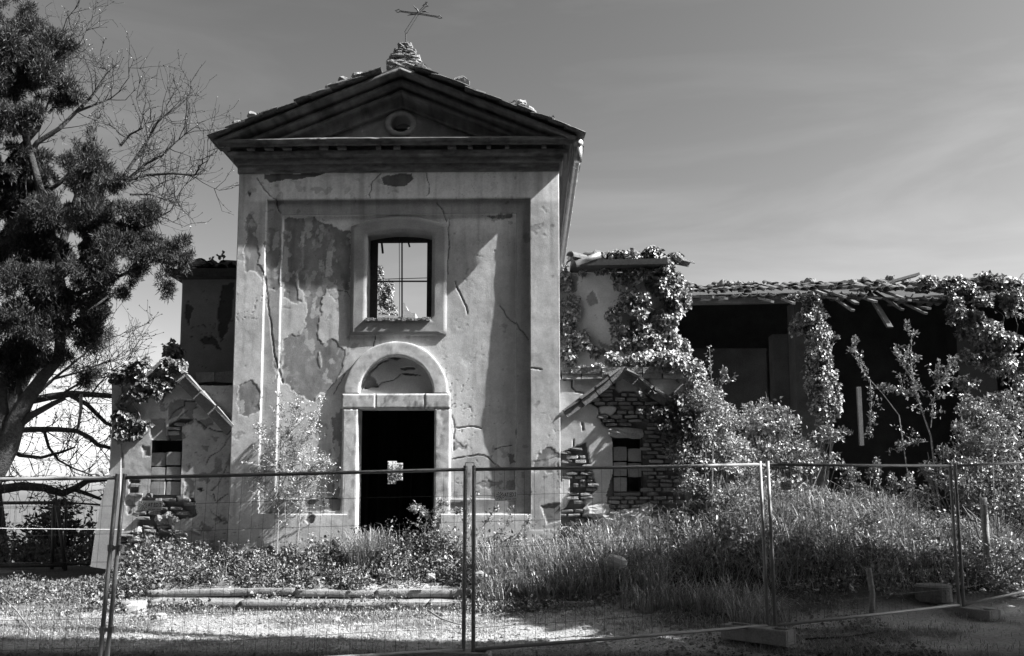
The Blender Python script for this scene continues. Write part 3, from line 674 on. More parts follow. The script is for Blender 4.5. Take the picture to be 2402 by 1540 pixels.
# ---------------- right-hand chapel
rc = thing('side_chapel', 'ivy-grown side chapel with exposed brick gable and bricked-up window', 'chapel', (wx(1460, 1280, YC), .6, .5))
RX0, RX1 = XR-.05, wx(1604, 1000, YC); RT = wz(1450, 890, YC)
PLR = [z6(p) for p in ([(150,740),(440,700),(330,820),(340,850),(380,872),(378,905),(395,955),(425,975),(446,1030),(452,1200),(420,1330),(432,1440),(370,1490),(330,1420),(300,1350),(372,1290),(345,1190),(312,1055),(250,1080),(185,1110),(150,1110)],
 [(465,730),(520,690),(640,830),(600,830),(560,790),(480,800),(465,770)], [(378,868),(440,862),(470,880),(440,920),(390,905)], [(185,1240),(230,1240),(240,1330),(200,1400),(160,1400)], [(600,690),(830,690),(825,900),(720,850)], [(0,1380),(70,1390),(120,1440),(90,1480),(0,1480)])]
WRx0, WRx1, WRz0, WRz1 = wx(1437, 1100, YC), wx(1508, 1100, YC), wz(1470, 1166, YC), wz(1470, 1028, YC)
RCK = [z6(p) for p in ([(240,735),(243,770),(262,795),(300,800),(325,830)], [(325,830),(335,850),(378,870)], [(290,950),(300,990)], [(250,1040),(248,1070)])]
def rc_fn(X, Z, U, V):
    pl = patch(U, V, PLR, 3.5, 11, .06)
    ck = np.zeros(U.shape)
    for c in RCK: ck = np.maximum(ck, np.clip(1.5-dline(U+4*fbm(U*.1, V*.1, 1), V+4*fbm(U*.1, V*.1, 2), c)*.8, 0, 1))
    t = np.where(pl, .45+.16*fbm(X*2, Z*2, 101)+.12*fbm(X*9, Z*5, 103), .16+.08*fbm(X*8, Z*8, 102))
    return np.where(pl, 0, .05)+.02*fbm(X*1.5, Z*1.5, 104)+.006*fbm(X*8, Z*8, 105)+.03*ck, t*(1-.85*ck)
relief('front_wall', RX0, RX1, .2, RT, .017, [WRx0, WRx1], [WRz0, WRz1], rc_fn, lambda x, z: (x > WRx0) & (x < WRx1) & (z > WRz0) & (z < WRz1), rc, y0=YC)
b = B(); b.box((WRx0, YC+.03, WRz0), (WRx0+.02, YC+.4, WRz1)); b.box((WRx1-.02, YC+.03, WRz0), (WRx1, YC+.4, WRz1)); b.box((WRx0-.05, YC+.33, WRz0-.05), (WRx1+.05, YC+.4, WRz1+.05)); b.obj('window_recess', 'dark_plaster', rc)
b = B(); b.box((RX1-.35, YC+.09, .2), (RX1-.003, 2.2, RT)); b.obj('side_wall', 'mortar', rc)
def inwin(u, v): return not (1434 < u < 1511 and 1002 < v < 1168)
def notpl(u, v): return inwin(u, v) and not patch(np.array([u]), np.array([v]), PLR, 3.5, 11, .06)[0]
BRP = z6([(340,840),(470,720),(620,830),(700,850),(800,900),(815,1180),(800,1500),(180,1500),(183,1100)])
lay_bricks(rc, BRP, YC, course=.070, length=.225, keepf=notpl, seed=3, void=.11)
inst('lintel_stone', slabmesh('lintel_stone', .60, .16, .17, 'stone', 4, .01, 9, 5), (wx(1468, 1016, YC), YC+.06, wz(1468, 1016, YC)), (0, .05, 0), parent=rc)
for k, (u, v, w, h) in enumerate(((1454, 1065, 34, 34), (1490, 1068, 34, 32), (1454, 1101, 34, 34), (1490, 1103, 34, 34), (1454, 1137, 34, 34), (1471, 1160, 66, 8))):
    inst('hollow_block', block_me[k % 2], (wx(u, v, YC+.04), YC+.11, wz(u, v, YC+.04)), (0, random.uniform(-.03, .03), 0), (w*.00705, .14, h*.00705), rc)
for k in range(16):                         # rubble footing
    u = random.uniform(1395, 1590); v = random.uniform(1178, 1290)
    inst('rubble_stone', random.choice(rub_me), (wx(u, v, YC), YC+.03, wz(u, v, YC)), (random.uniform(-.2, .2), random.uniform(-.2, .2), random.uniform(-.3, .3)), (random.uniform(.18, .5), .25, random.uniform(.12, .26)), rc)
def coping(parent, u0, u1, v0, v1, y, n, dep, mat='stone', name='coping_slab', jit=.012):
    x0, x1 = wx(u0, v0, y-.06), wx(u1, v0, y-.06)
    for i in range(n):
        b = B(); a, c = x0+(x1-x0)*i/n+.004, x0+(x1-x0)*(i+1)/n-.004; b.box((a, y-.06, wz((u0+u1)/2, v1, y)), (c, y+dep, wz((u0+u1)/2, v0, y)), jit); b.obj(name, mat, parent)
coping(rc, 1317, 1602, 863, 878, YC, 6, .5, 'lichen_stone'); coping(rc, 1317, 1602, 878.6, 890, YC+.02, 6, .45)
def leg(parent, p, q, w, y=YC, proj_=.09, name='gable_moulding'):
    a, c = W(p[0], p[1], y-.045), W(q[0], q[1], y-.045); a[1] = c[1] = y-.03
    d = (c-a)/np.linalg.norm(c-a); nrm = np.array([-d[2], 0, d[0]]); nrm = nrm if nrm[2] > 0 else -nrm; cuts = [0, .22, .47, .71, 1.0]
    for s0, s1 in zip(cuts[:-1], cuts[1:]):
        o_ = nrm*random.uniform(-.012, .008)+np.array([0, random.uniform(-.008, .012), 0]); p, q = a+(c-a)*s0+d*.004+o_, a+(c-a)*s1-d*.006+o_+nrm*random.uniform(-.008, .004)
        b = B(); b.bar(p, q, .12, w); b.bar(p+nrm*(w*.5+.02)+[0, -.03, 0], q-d*random.uniform(0, .04)+nrm*(w*.5+.02)+[0, -.03, 0], .18, .045)
        V = np.array(b.v); V += np.random.RandomState(int(abs(p[0])*1000)).normal(size=V.shape)*.006; b.v = [tuple(x) for x in V]; b.obj(name, 'moulding', parent)
leg(rc, (1462, 874), (1326, 975), .12); leg(rc, (1464, 876), (1597, 972), .12)
# set-back aisle above
YA = 1.15; AX1 = wx(1588, 740, YA); AT = wz(1450, 640, YA)
PLA = [[(1300, 600), (1620, 600), (1620, 900), (1300, 900)]]
def ra_fn(X, Z, U, V):
    sp = patch(U, V, [z6(p) for p in ([(315,300),(345,270),(375,330),(330,350)], [(240,180),(270,190),(265,280),(240,280)], [(380,520),(400,540),(480,580),(470,600),(390,560)])], 6, 6, .06)
    t = .50+.14*fbm(X*1.8, Z*1.8, 111)+.07*fbm(X*8, Z*5, 112); ck = np.clip(1-np.abs(fbm(X*2.2, Z*2.2, 113))/.004, 0, 1)
    return .02*fbm(X*2, Z*2, 114)+.012*sp+.01*ck, np.where(sp, .24, t)*(1-.5*ck)
relief('aisle_wall', XR-.02, AX1, RT-.1, AT, .022, [], [], ra_fn, None, rc, y0=YA)
b = B(); b.box((AX1-.4, YA+.05, .2), (AX1-.003, 5.5, AT)); b.obj('side_wall', 'stone', rc)
b = B(); b.add([(RX0, YC+.4, RT-.02), (RX1, YC+.4, RT-.02), (RX1, YA+.05, RT+.25), (RX0, YA+.05, RT+.25)], [(0, 1, 2, 3)]); b.obj('lean_to_roof', 'roof_clay', rc)
b = B(); b.bar(W(1338, 626, YA-.2), W(1560, 622, YA-.2), .5, .10); b.obj('eaves_board', 'dark_wood', rc)
coppo = None
def coppo_mesh(name, r0=.105, r1=.085, L=.45, th=.016, n=7, mat='roof_clay'):
    V = []; F = []
    for yy, r in ((0, r0), (L, r1)):
        for rr in (r, r-th):
            for i in range(n+1):
                a = math.pi*i/n; V.append((rr*math.cos(a), yy, rr*math.sin(a)*.8))
    m = n+1
    for i in range(n):
        F += [(i, i+1, 2*m+i+1, 2*m+i), (m+i+1, m+i, 3*m+i, 3*m+i+1), (i+1, i, m+i, m+i+1), (2*m+i, 2*m+i+1, 3*m+i+1, 3*m+i)]
    F += [(0, 2*m, 3*m, m), (n, m+n, 3*m+n, 2*m+n)]
    return mesh(name, V, F, mat)
coppo = coppo_mesh('roof_tile')
for k in range(34):
    u = random.uniform(1328, 1590); p = W(u, random.uniform(600, 622), YA-.15+random.uniform(0, .35))
    if random.random() < .4: inst('roof_stone', random.choice(stone_me), p, (random.uniform(-.4, .4), random.uniform(-.4, .4), random.uniform(0, 3)), (random.uniform(.5, 1.0),)*3, rc)
    else: inst('roof_tile', coppo, p, (random.uniform(-.2, .3), random.uniform(-.5, .5), random.uniform(-1.2, 1.2)), (1.1,)*3, rc)
b = B(); b.tube([W(1351, 620, YA-.42), W(1378, 610, YA-.42), W(1408, 598, YA-.42)], .06, 10); b.obj('gutter_piece', 'zinc', rc, smooth=True)
# leftover corner buttress
def buttress(parent, pts, y, th, tone, name='buttress'):
    P0 = W([p[0] for p in pts], [p[1] for p in pts], y); n = len(pts); V = [tuple(p) for p in P0]+[(p[0], y+th, p[2]) for p in P0]
    F = [tuple(range(n))]+[tuple(range(2*n-1, n-1, -1))]+[(i, (i+1) % n, n+(i+1) % n, n+i) for i in range(n)]
    return obj(name, V, F, 'plaster', parent, tone=np.full(2*n, tone))
buttress(rc, [(1598, 1190), (1600, 1118), (1608, 1104), (1622, 1100), (1634, 1104), (1643, 1190)][::-1], YC+.1, .5, .45)

# ---------------- left-hand chapel
lc = thing('side_chapel', 'cracked side chapel with battered corner and brick-filled window, shaded by the church', 'chapel', (wx(400, 1290, YC), .6, .4))
LX0, LX1 = wx(262, 1000, YC), XL+.05; LT = wz(400, 905, YC)
WLx0, WLx1, WLz0, WLz1 = wx(354, 1100, YC), wx(426, 1100, YC), wz(390, 1163, YC), wz(390, 1033, YC)
BRL = [z5(p) for p in ([(500,1160),(690,1160),(700,1200),(820,1190),(830,1310),(740,1330),(600,1330),(520,1300),(440,1300),(450,1200)], [(440,1290),(560,1300),(560,1380),(660,1370),(700,1500),(300,1520),(200,1480),(330,1440),(430,1420)], [(370,1050),(430,1050),(420,1180),(380,1160)], [(800,640),(720,640),(640,680),(630,790),(720,790),(735,690)], [(240,1560),(700,1500),(720,1640),(220,1640)], [(830,1120),(870,1110),(860,1150)])]
SPL = [z5(p) for p in ([(510,650),(620,640),(630,790),(520,780)], [(280,900),(330,880),(330,980),(290,990)], [(460,830),(515,830),(510,900),(465,900)], [(640,560),(720,500),(800,520),(700,620),(640,650)], [(930,760),(990,770),(960,800)], [(860,830),(920,830),(910,870)], [(300,1450),(440,1420),(430,1480),(320,1500)])]
LCK = [z5(p) for p in ([(640,650),(690,580),(740,560),(745,520),(820,520)], [(640,680),(635,790)], [(1060,760),(1000,860),(920,900),(900,960)], [(700,640),(770,585)], [(1040,960),(990,1080),(940,1130),(860,1140)], [(940,1150),(960,1220),(1040,1160)], [(930,1280),(1000,1340),(940,1380)], [(735,690),(820,640),(880,690),(960,720),(1050,740)])]
def lc_fn(X, Z, U, V):
    br = patch(U, V, BRL, 4, 21, .06); sp = patch(U, V, SPL, 4, 22, .06) | (fbm(X*4, Z*4, 121)+.2*fbm(X, Z, 122) > .24)
    ck = np.zeros(U.shape)
    for c in LCK: ck = np.maximum(ck, np.clip(1.15-dline(U+5*fbm(U*.1, V*.1, 1), V+5*fbm(U*.1, V*.1, 2), c), 0, 1))
    cell = np.abs(fbm(X*4.5, Z*4.5, 123)); ck = np.maximum(ck, .45*np.clip(1-cell/.006, 0, 1)*(U > 430))
    t = .38+.22*fbm(X*1.9, Z*1.9, 124)+.18*fbm(X*8, Z*8, 125)+.1*fbm(X*25, Z*25, 129, 3); t = np.where(sp, .24+.1*fbm(X*6, Z*6, 126), t); t = np.where(br, .15, t)
    return .02*fbm(X*1.6, Z*1.6, 127)+.008*fbm(X*9, Z*9, 128)+np.where(br, .06, .012*sp)+.03*ck, t*(1-.8*ck)
relief('front_wall', LX0, LX1, .0, LT, .017, [WLx0, WLx1], [WLz0, WLz1], lc_fn, lambda x, z: (x > WLx0) & (x < WLx1) & (z > WLz0) & (z < WLz1), lc, y0=YC)
b = B(); b.box((WLx0-.03, YC+.09, WLz0), (WLx0, YC+.45, WLz1)); b.box((WLx1, YC+.09, WLz0), (WLx1+.03, YC+.45, WLz1)); b.box((WLx0-.05, YC+.40, WLz0-.05), (WLx1+.05, YC+.47, WLz1+.05)); b.obj('window_recess', 'dark_plaster', lc)
b = B(); b.box((LX0+.003, YC+.09, 0), (LX0+.4, 2.4, LT)); b.obj('side_wall', 'mortar', lc)
for k, (u, v) in enumerate(((371, 1078), (407, 1076), (371, 1112), (407, 1111), (371, 1146), (407, 1146))):
    inst('hollow_block', block_me[k % 2], (wx(u, v, YC+.03), YC+.095+random.uniform(-.012, .012), wz(u, v, YC+.03)), (0, random.uniform(-.02, .02), random.uniform(-.05, .05)), (.245, .14, .232), lc)
for k, p in enumerate(BRL): lay_bricks(lc, p, YC, seed=31+k, void=.16, keepf=lambda u, v: not (352 < u < 428 and 1030 < v < 1165))
for k in range(14):
    u = random.uniform(300, 480); v = random.uniform(1205, 1300)
    inst('rubble_stone', random.choice(rub_me), (wx(u, v, YC), YC+.06, wz(u, v, YC)), (random.uniform(-.3, .3),)*3, (random.uniform(.12, .3), .2, random.uniform(.08, .18)), lc)
buttress(lc, [(262, 905), (262, 1100), (258, 1106), (236, 1180), (222, 1260), (212, 1330), (280, 1340), (285, 905)], YC-.03, .9, .36)
inst('bracket_stone', slabmesh('bracket_stone', .19, .25, .15, 'stone', 3, .01, 6, 3), W(243, 1110, YC), (0, .05, .1), parent=lc)
coping(lc, 262, 400, 888, 906, YC, 4, .5, 'stone')
leg(lc, (398, 856), (542, 1012), .17); leg(lc, (394, 858), (280, 958), .13)
coping(lc, 462, 546, 874, 898, YC+.5, 2, .5, 'stone', jit=.02)
b = B(); b.box((wx(440, 900, YC+.62), YC+.62, .3), (XL+.1, YA+.1, wz(500, 898, YC+.6))); b.obj('inner_wall', 'mortar', lc)
lay_bricks(lc, [(446, 898), (546, 898), (546, 1010), (520, 1000), (446, 930)], YC+.56, course=.16, length=.34, seed=77, name='rubble_stone')
LAX0 = wx(424, 760, YA); LAT = wz(490, 655, YA)
def la_fn(X, Z, U, V):
    sp = patch(U, V, [z5(p) for p in ([(1010,-260),(1080,-280),(1080,-60),(1040,40),(1000,120),(980,-40)], [(850,100),(950,80),(1000,180),(900,130)], [(760,-150),(800,-120),(790,0),(750,-40)])], 7, 8, .05)
    ck = np.clip(1-np.abs(fbm(X*2.4, Z*2.4, 131))/.006, 0, 1); t = .22+.08*fbm(X*2, Z*2, 132)
    return .02*fbm(X*2, Z*2, 133)+.012*sp+.02*ck, np.where(sp, .07, t)*(1-.7*ck)
relief('aisle_wall', LAX0, XL+.02, RT-.4, LAT, .022, [], [], la_fn, None, lc, y0=YA)
b = B(); b.box((LAX0+.003, YA+.06, 0), (LAX0+.4, 5.5, LAT)); b.obj('side_wall', 'mortar', lc)
b = B(); b.box((LAX0-.12, YA-.22, LAT-.01), (XL-.005, YA+2.5, LAT+.14)); b.obj('eaves_board', 'dark_wood', lc)
for k in range(22):
    u = random.uniform(418, 548); p = W(u, random.uniform(618, 634), YA-.1+random.uniform(0, .5))
    if random.random() < .35: inst('roof_stone', random.choice(stone_me), p, (random.uniform(-.4, .4),)*3, (random.uniform(.4, .9),)*3, lc)
    else: inst('roof_tile', coppo, p, (random.uniform(-.2, .3), random.uniform(-.5, .5), random.uniform(-1.2, 1.2)), (1.1,)*3, lc)

# ================================================================= collapsed barn
YB = 6.0
barn = thing('barn', 'long derelict barn with sagging tiled roof and black open front', 'barn', (10, 8, .4))
def bz(L): return [(1524.7+.3808*x, 586.4+.3808*y) for x, y in L]
bx0, bx1 = wx(1560, 700, YB), wx(2560, 700, YB)+2.0; bzt = wz(1700, 700, YB)
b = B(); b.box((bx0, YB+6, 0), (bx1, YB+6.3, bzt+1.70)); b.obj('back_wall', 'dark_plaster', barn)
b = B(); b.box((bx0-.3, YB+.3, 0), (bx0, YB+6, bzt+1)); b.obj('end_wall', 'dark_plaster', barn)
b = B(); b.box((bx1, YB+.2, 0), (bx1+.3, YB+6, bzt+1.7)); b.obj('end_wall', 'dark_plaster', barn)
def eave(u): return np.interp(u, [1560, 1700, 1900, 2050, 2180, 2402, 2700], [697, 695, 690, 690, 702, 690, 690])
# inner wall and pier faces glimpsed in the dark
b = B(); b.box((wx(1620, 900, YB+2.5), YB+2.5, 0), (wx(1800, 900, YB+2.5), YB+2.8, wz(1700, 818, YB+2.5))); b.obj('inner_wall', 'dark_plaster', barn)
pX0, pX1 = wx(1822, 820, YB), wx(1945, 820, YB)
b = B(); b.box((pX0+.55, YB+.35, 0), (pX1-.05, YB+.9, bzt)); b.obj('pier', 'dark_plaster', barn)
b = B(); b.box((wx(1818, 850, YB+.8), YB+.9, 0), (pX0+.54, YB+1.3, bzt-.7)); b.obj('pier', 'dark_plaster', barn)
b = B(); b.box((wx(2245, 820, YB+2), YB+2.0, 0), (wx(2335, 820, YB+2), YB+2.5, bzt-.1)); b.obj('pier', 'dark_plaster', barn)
for v in ((712, 722), (914, 924)):
    b = B(); p, q = W(2380, v[0], YB-.1), W(2560, v[0], YB-.1); b.bar(p, q, .12, .07); b.obj('rail', 'old_wood', barn)
# deck under the tiles
us = np.linspace(1555, 2860, 44); E = [W(u, float(eave(u))+6, YB-.25) for u in us]; b = B(); V = []
for p in E: V += [tuple(p), (p[0], YB+6.2, p[2]+1.86), (p[0], p[1], p[2]-.05), (p[0], YB+6.2, p[2]+1.77)]
F = []
for i in range(len(E)-1):
    k = 4*i; F += [(k, k+4, k+5, k+1), (k+2, k+3, k+7, k+6), (k, k+2, k+6, k+4)]
b.add(V, F); b.obj('roof_deck', 'dark_wood', barn)
b = B(); b.bar(W(1575, 708, YB-.12), W(1850, 703, YB-.12), .18, .16); b.obj('wall_plate', 'old_wood', barn)
for i, L in enumerate((((640,290),(755,320)), ((790,293),(885,330)), ((835,298),(1010,270)), ((1000,245),(1080,275)), ((1060,288),(1160,303)), ((1150,308),(1250,375)), ((1220,300),(1275,332)), ((1320,300),(1390,320)), ((1385,325),(1478,478)), ((1445,300),(1555,370)), ((1520,330),(1600,310)), ((1600,345),(1700,393)), ((390,292),(470,300)), ((1470,268),(1560,300)), ((1100,262),(1200,290)), ((1640,350),(1720,362)), ((200,290),(390,292)))):
    (u0, v0), (u1, v1) = bz(L); y0 = YB-.30-random.uniform(0, .1); b = B(); wdt = .11 if i != 8 else .16
    up = W(u0, v0, y0+1.1); p = W(u0, v0, y0+.25); q = W(u1, v1, y0-.15); p = p+(p-q)*.6; b.bar(p, q, wdt, .05); b.obj('rafter', 'old_wood', barn)
b = B(); b.bar(W(2014, 908, YB-.6), W(2021, 1046, YB-.6), .07, .09, up=(1, 0, 0)); b.obj('prop', 'old_wood', barn)
# tiles
nt_ = 0; u = 1588.0; col_ = 0
while u < 2430:
    p = W(u, float(eave(u)), YB-.28); mess = float(np.interp(u, [1600, 1850, 2000, 2150, 2402], [.05, .12, .3, .6, .9]))
    for row in range(5 if u < 2200 else 4):
        if random.random() < .06+.1*mess: continue
        yy = p[1]+row*.36+random.uniform(-.05, .05); zz = p[2]+.06+row*.36*.29+random.uniform(0, .05)*(1+3*mess)+.015*row+.06*math.sin(u*.021+row*.3)*mess
        inst('roof_tile', coppo, (p[0]+random.uniform(-.02, .02)*(1+4*mess), yy, zz), (math.atan(.29)+random.uniform(-.05, .08)*(1+4*mess), random.uniform(-.1, .1)*(1+5*mess), random.uniform(-.08, .08)*(1+6*mess)), (1.0,)*3, barn); nt_ += 1
    if random.random() < .45+.2*mess and nt_ < 290:   # a channel tile hanging between two covers
        inst('roof_tile', coppo, (p[0]+.1, p[1]-.04, p[2]+.05), (math.atan(.225), math.pi+random.uniform(-.2, .2), random.uniform(-.1, .1)), (.9,)*3, barn); nt_ += 1
    u += 21.5*(1+random.uniform(-.06, .06)); col_ += 1
for k in range(26):
    u = random.uniform(1690, 2330); p = W(u, float(eave(u))-random.uniform(22, 30)-12*(u > 2080), YB+.9+random.uniform(0, .6))
    inst('ridge_stone', random.choice(stone_me), p, (random.uniform(-.4, .4), random.uniform(-.4, .4), random.uniform(0, 3)), (random.uniform(.5, 1.1), random.uniform(.4, .8), random.uniform(.5, 1)), barn)
b = B(); b.bar(W(2070, 668, YB+.9), W(2152, 645, YB+.9), .25, .06); b.obj('loose_board', 'old_wood', barn)
b = B(); b.bar(W(1880, 672, YB+1.2), W(2030, 662, YB+1.2), .3, .05); b.obj('loose_board', 'old_wood', barn)
# ================================================================= steps
steps = thing('stone_steps', 'broad low flight of three broken stone steps grown over with weeds', 'steps', (-3.0, -1.4, .1))
def slab_row(u0, u1, v, depth_y, thick, tread, breaks, seed):
    rs = random.Random(seed); y = CAM[1]+depth_y; zt = wz(800, v, y); e = [u0]+breaks+[u1]
    for a, c in zip(e[:-1], e[1:]):
        x0, x1 = wx(a, v, y)+.006, wx(c, v, y)-.006; n = max(4, int((x1-x0)/.06)); X = np.linspace(x0, x1, n)
        prof = [(.05, -thick-.08), (.05, -.098), (.002, -.092), (0, -.05), (0, -.004), (.005, 0), (tread*.5, .002), (tread, .005)]; V = []
        tl = rs.uniform(-.02, .02); ty = rs.uniform(-.12, .12); dz_ = rs.uniform(-.018, .008)
        for k, (py, pz_) in enumerate(prof):
            j = .007*fbm(X*4+seed, X*0+k*.35, seed, 4)+np.where(fbm(X*5+seed, X*0+k*.12, seed+7, 3) > .24, .022, 0)*(3 <= k <= 5)
            V.append(np.stack([X, y+py+j+ty*(X-x0)/(x1-x0+.1)*.5, zt+dz_+pz_-j*.5+tl*(X-x0)], -1))
        V = np.array(V); ends = np.concatenate([V[:, :1], V, V[:, -1:]], 1); ends[:, 0, 1] += .0
        cen0 = V[:, :1].mean(0, keepdims=True); cen1 = V[:, -1:].mean(0, keepdims=True)
        ends[:, :1] = cen0; ends[:, -1:] = cen1
        obj('step_slab', ends.reshape(-1, 3), grid_faces(ends.shape[0], ends.shape[1]), 'step_stone', steps)
slab_row(344, 1395, 1411, 12.2, .14, .38, [560, 815, 1003, 1290], 1); slab_row(262, 330, 1413, 12.1, .13, .3, [], 9)
slab_row(340, 1262, 1385, 12.55, .14, .38, [690, 880, 1175], 2); slab_row(300, 334, 1386, 12.6, .12, .3, [], 10)
slab_row(395, 1160, 1362, 12.9, .13, .42, [600, 800, 1040], 3); slab_row(1165, 1268, 1358, 12.95, .13, .4, [], 11)
# loose stones
for k, (u, v, d, s, lab) in enumerate(((1127, 1349, 12.5, .16, 'pale angular stone lying on the second church step'), (318, 1445, 11.9, .30, 'broken pale paving fragment before the lowest step end'), (375, 1468, 11.4, .16, 'small rough stone on bare ground below the steps'), (1445, 1318, 12.4, .3, 'pale rounded stone among tall grass on the mound'), (790, 1470, 11.3, .12, 'small white stone on bare ground before the steps'), (1010, 1352, 12.5, .13, 'jagged stone beside weeds on the middle step'), (1040, 1458, 11.6, .1, 'lone pebble-sized stone near the fallen branch'))):
    p = W(u, v, CAM[1]+d); p[2] = max(p[2], float(gz(p[0], p[1]))+s*.2)
    o = inst('stone', rub_me[k % 4], p, (random.uniform(-.3, .3), random.uniform(-.3, .3), random.uniform(0, 3)), (s, s*.8, s*.6)); tag(o, lab, 'stone')
# grit, pebbles and leaf litter: too many to count
n = 26000; gxs = RS.uniform(-7.5, 4.5, n); gys = RS.uniform(-6.6, -1.9, n); sz = RS.uniform(.005, .017, n)*RS.choice([1, 1, 1, 1.8], n); sz[:260] = RS.uniform(.02, .05, 260)
c = np.stack([gxs, gys, gz(gxs, gys)+sz*.3], 1); oc = np.array([(1, 0, 0), (0, 1, 0), (-1, 0, 0), (0, -1, 0), (0, 0, .7)], float)
V = (c[:, None]+oc[None]*sz[:, None, None]*RS.uniform(.5, 1.4, (n, 5, 3))).reshape(-1, 3); k = np.arange(n)[:, None]*5
F = np.concatenate([k+[0, 1, 4], k+[1, 2, 4], k+[2, 3, 4], k+[3, 0, 4]], 1).reshape(-1, 3)
gv = obj('gravel', V, F, 'ground', tone=np.repeat(RS.uniform(.16, .40, n)*(1-.8*sstep(-4.15, -4.9, gys))*(1-.6*sstep(.9, 2.2, gxs)), 5), kind='stuff'); tag(gv, 'loose grit and pebbles scattered over the bare ground', 'gravel')  # grit tones carry the same painted shade, foreground and right side

# ================================================================= temporary fence
def gpt(x, d): return np.array([x, CAM[1]+d, float(gz(x, CAM[1]+d))])
def fence_panel(a, c, height, label, mat='galvanised', wiremat=None, vs=.112, hs=.27, lean0=0., lean1=0., group=None, ly=0., cat_='fence', r=.0205):
    """a, c: foot of the two end posts (world); lean: sideways shift of the top"""
    a = np.array(a, float); c = np.array(c, float); t = thing('mesh_fence', label, cat_, tuple((a+c)/2), group)
    wiremat = wiremat or ('wire' if mat == 'galvanised' else mat); L = np.linalg.norm(c-a); ex = (c-a)/L; h = np.cross(ex, [0, 0, 1.]); up = np.array([0, 0, 1.])
    def pt(s, z): return a+ex*s+up*z+ex*((lean0*(1-s/L)+lean1*s/L)*z/height)+h*ly*z
    for s in (0, L): b = B(); b.tube([pt(s, -.02), pt(s, height*.5), pt(s, height+.02)], r, 12); b.obj('post', mat, t, smooth=True)
    for z in (.14, height-.02): b = B(); b.tube([pt(.01, z), pt(L*.5, z-.004), pt(L-.01, z)], r*.92, 10); b.obj('rail', mat, t, smooth=True)
    z = .14+hs*.8; i = 0
    while z < height-.08:
        b = B(); b.tube([pt(.02, z), pt(L*.35, z+random.uniform(-.01, .01)), pt(L*.7, z+random.uniform(-.01, .01)), pt(L-.02, z)], .0020, 4); b.obj('wire', wiremat, t); z += hs
    n = int(L/vs)
    for i in range(1, n):
        s = L*i/n; b = B(); j = random.uniform(-.006, .006); b.tube([pt(s, .14), pt(s+j, height*.5), pt(s, height-.03)], .0018, 3); b.obj('wire', wiremat, t)
    return t, pt, L
P0, P1, P2, P3 = gpt(-4.10, 8.3), gpt(-.62, 8.9), gpt(2.78, 10.0), gpt(5.73, 11.6)
P0[2] = -.10; P1[2] = .0; P2[2] = .09; P3[2] = .13; dx = np.array([.055, .008, 0])
PA, PE = np.array([-7.5, CAM[1]+7.95, -.14]), np.array([8.6, CAM[1]+13.6, .3])
FG = 'mesh fence panels fencing off the church'
fA = fence_panel(PA, P0-dx*.6, 2.0, 'galvanised mesh fence panel beside the conifer, in front of stacked dark panels', lean0=0, lean1=.10, group=FG)
fB = fence_panel(P0+dx*.6, P1-dx*.9, 2.0, 'galvanised mesh fence panel spanning the church steps and doorway', lean0=.10, lean1=.01, group=FG)
fC = fence_panel(P1+dx*.9, P2-dx*.8, 2.0, 'galvanised mesh fence panel with sign in front of the brick side chapel', lean0=.0, lean1=-.05, group=FG)
fD = fence_panel(P2+dx*.8, P3-dx*.6, 2.0, 'galvanised mesh fence panel before the dark grassy mound', lean0=-.05, lean1=-.05, group=FG)
fE = fence_panel(P3+dx*.6, PE, 2.0, 'galvanised mesh fence panel angling away in front of leafy bushes', lean0=-.05, lean1=-.03, group=FG)
def clamp(fp, s, z, lab=None):
    t, pt, L = fp; p = pt(s, z); b = B(); b.tube([p+[0, 0, -.03], p+[0, 0, .03]], .029, 10); q = pt(s+(.10 if s > 1 else -.10), z)
    b.bar(p, p+(q-p)*.95, .035, .035); b.tube([p+(q-p)+[0, 0, -.03], p+(q-p)+[0, 0, .03]], .029, 10); b.obj('clamp', 'galvanised', t)
clamp(fA, fA[2], 1.30); clamp(fA, fA[2], .52); clamp(fB, fB[2], .98); clamp(fC, fC[2], 1.18); clamp(fD, fD[2], 1.05)
t, pt, L = fB; p, q = pt(L, 2.02), fC[1](0, 2.02); b = B(); b.tube([p, p+[0, 0, .03], q+[0, 0, .03], q], .006, 5); b.obj('top_hook', 'galvanised', t)
def foot(p, ang, lab, size=(.74, .24, .15)):
    sx, sy, sz = size; b = B(); w = .045
    b.box((-sx/2, -sy/2, 0), (sx/2, -sy/2+w, sz)); b.box((-sx/2, sy/2-w, 0), (sx/2, sy/2, sz)); b.box((-sx/2, -sy/2+w, .0), (sx/2, sy/2-w, .03))
    for x0, x1 in ((-sx/2, -sx/2+.05), (-.15, .17), (sx/2-.05, sx/2)): b.box((x0, -sy/2+w, .03), (x1, sy/2-w, sz-.003))
    # window in the end face
    me = mesh('concrete_block', b.v, b.f, 'concrete'); o = inst('concrete_block', me, p, (0, 0, ang)); bev = o.modifiers.new('bevel', 'BEVEL'); bev.width = .012; bev.segments = 2
    return tag(o, lab, 'concrete block', 'concrete fence feet')
foot(P1+[-.14, .02, -.02], R(-8), 'hollow concrete foot under the fence posts nearest the church door')
foot(P2+[-.18, -.06, -.03], R(-42), 'hollow concrete foot under the fence posts before the mound', (.80, .26, .17))
foot(P3+[.06, -.06, -.03], R(-62), 'hollow concrete foot at the fence corner beside the bushes')
foot(P0+[.0, -.02, -.03], R(10), 'hollow concrete foot under the leaning fence posts by the conifer')
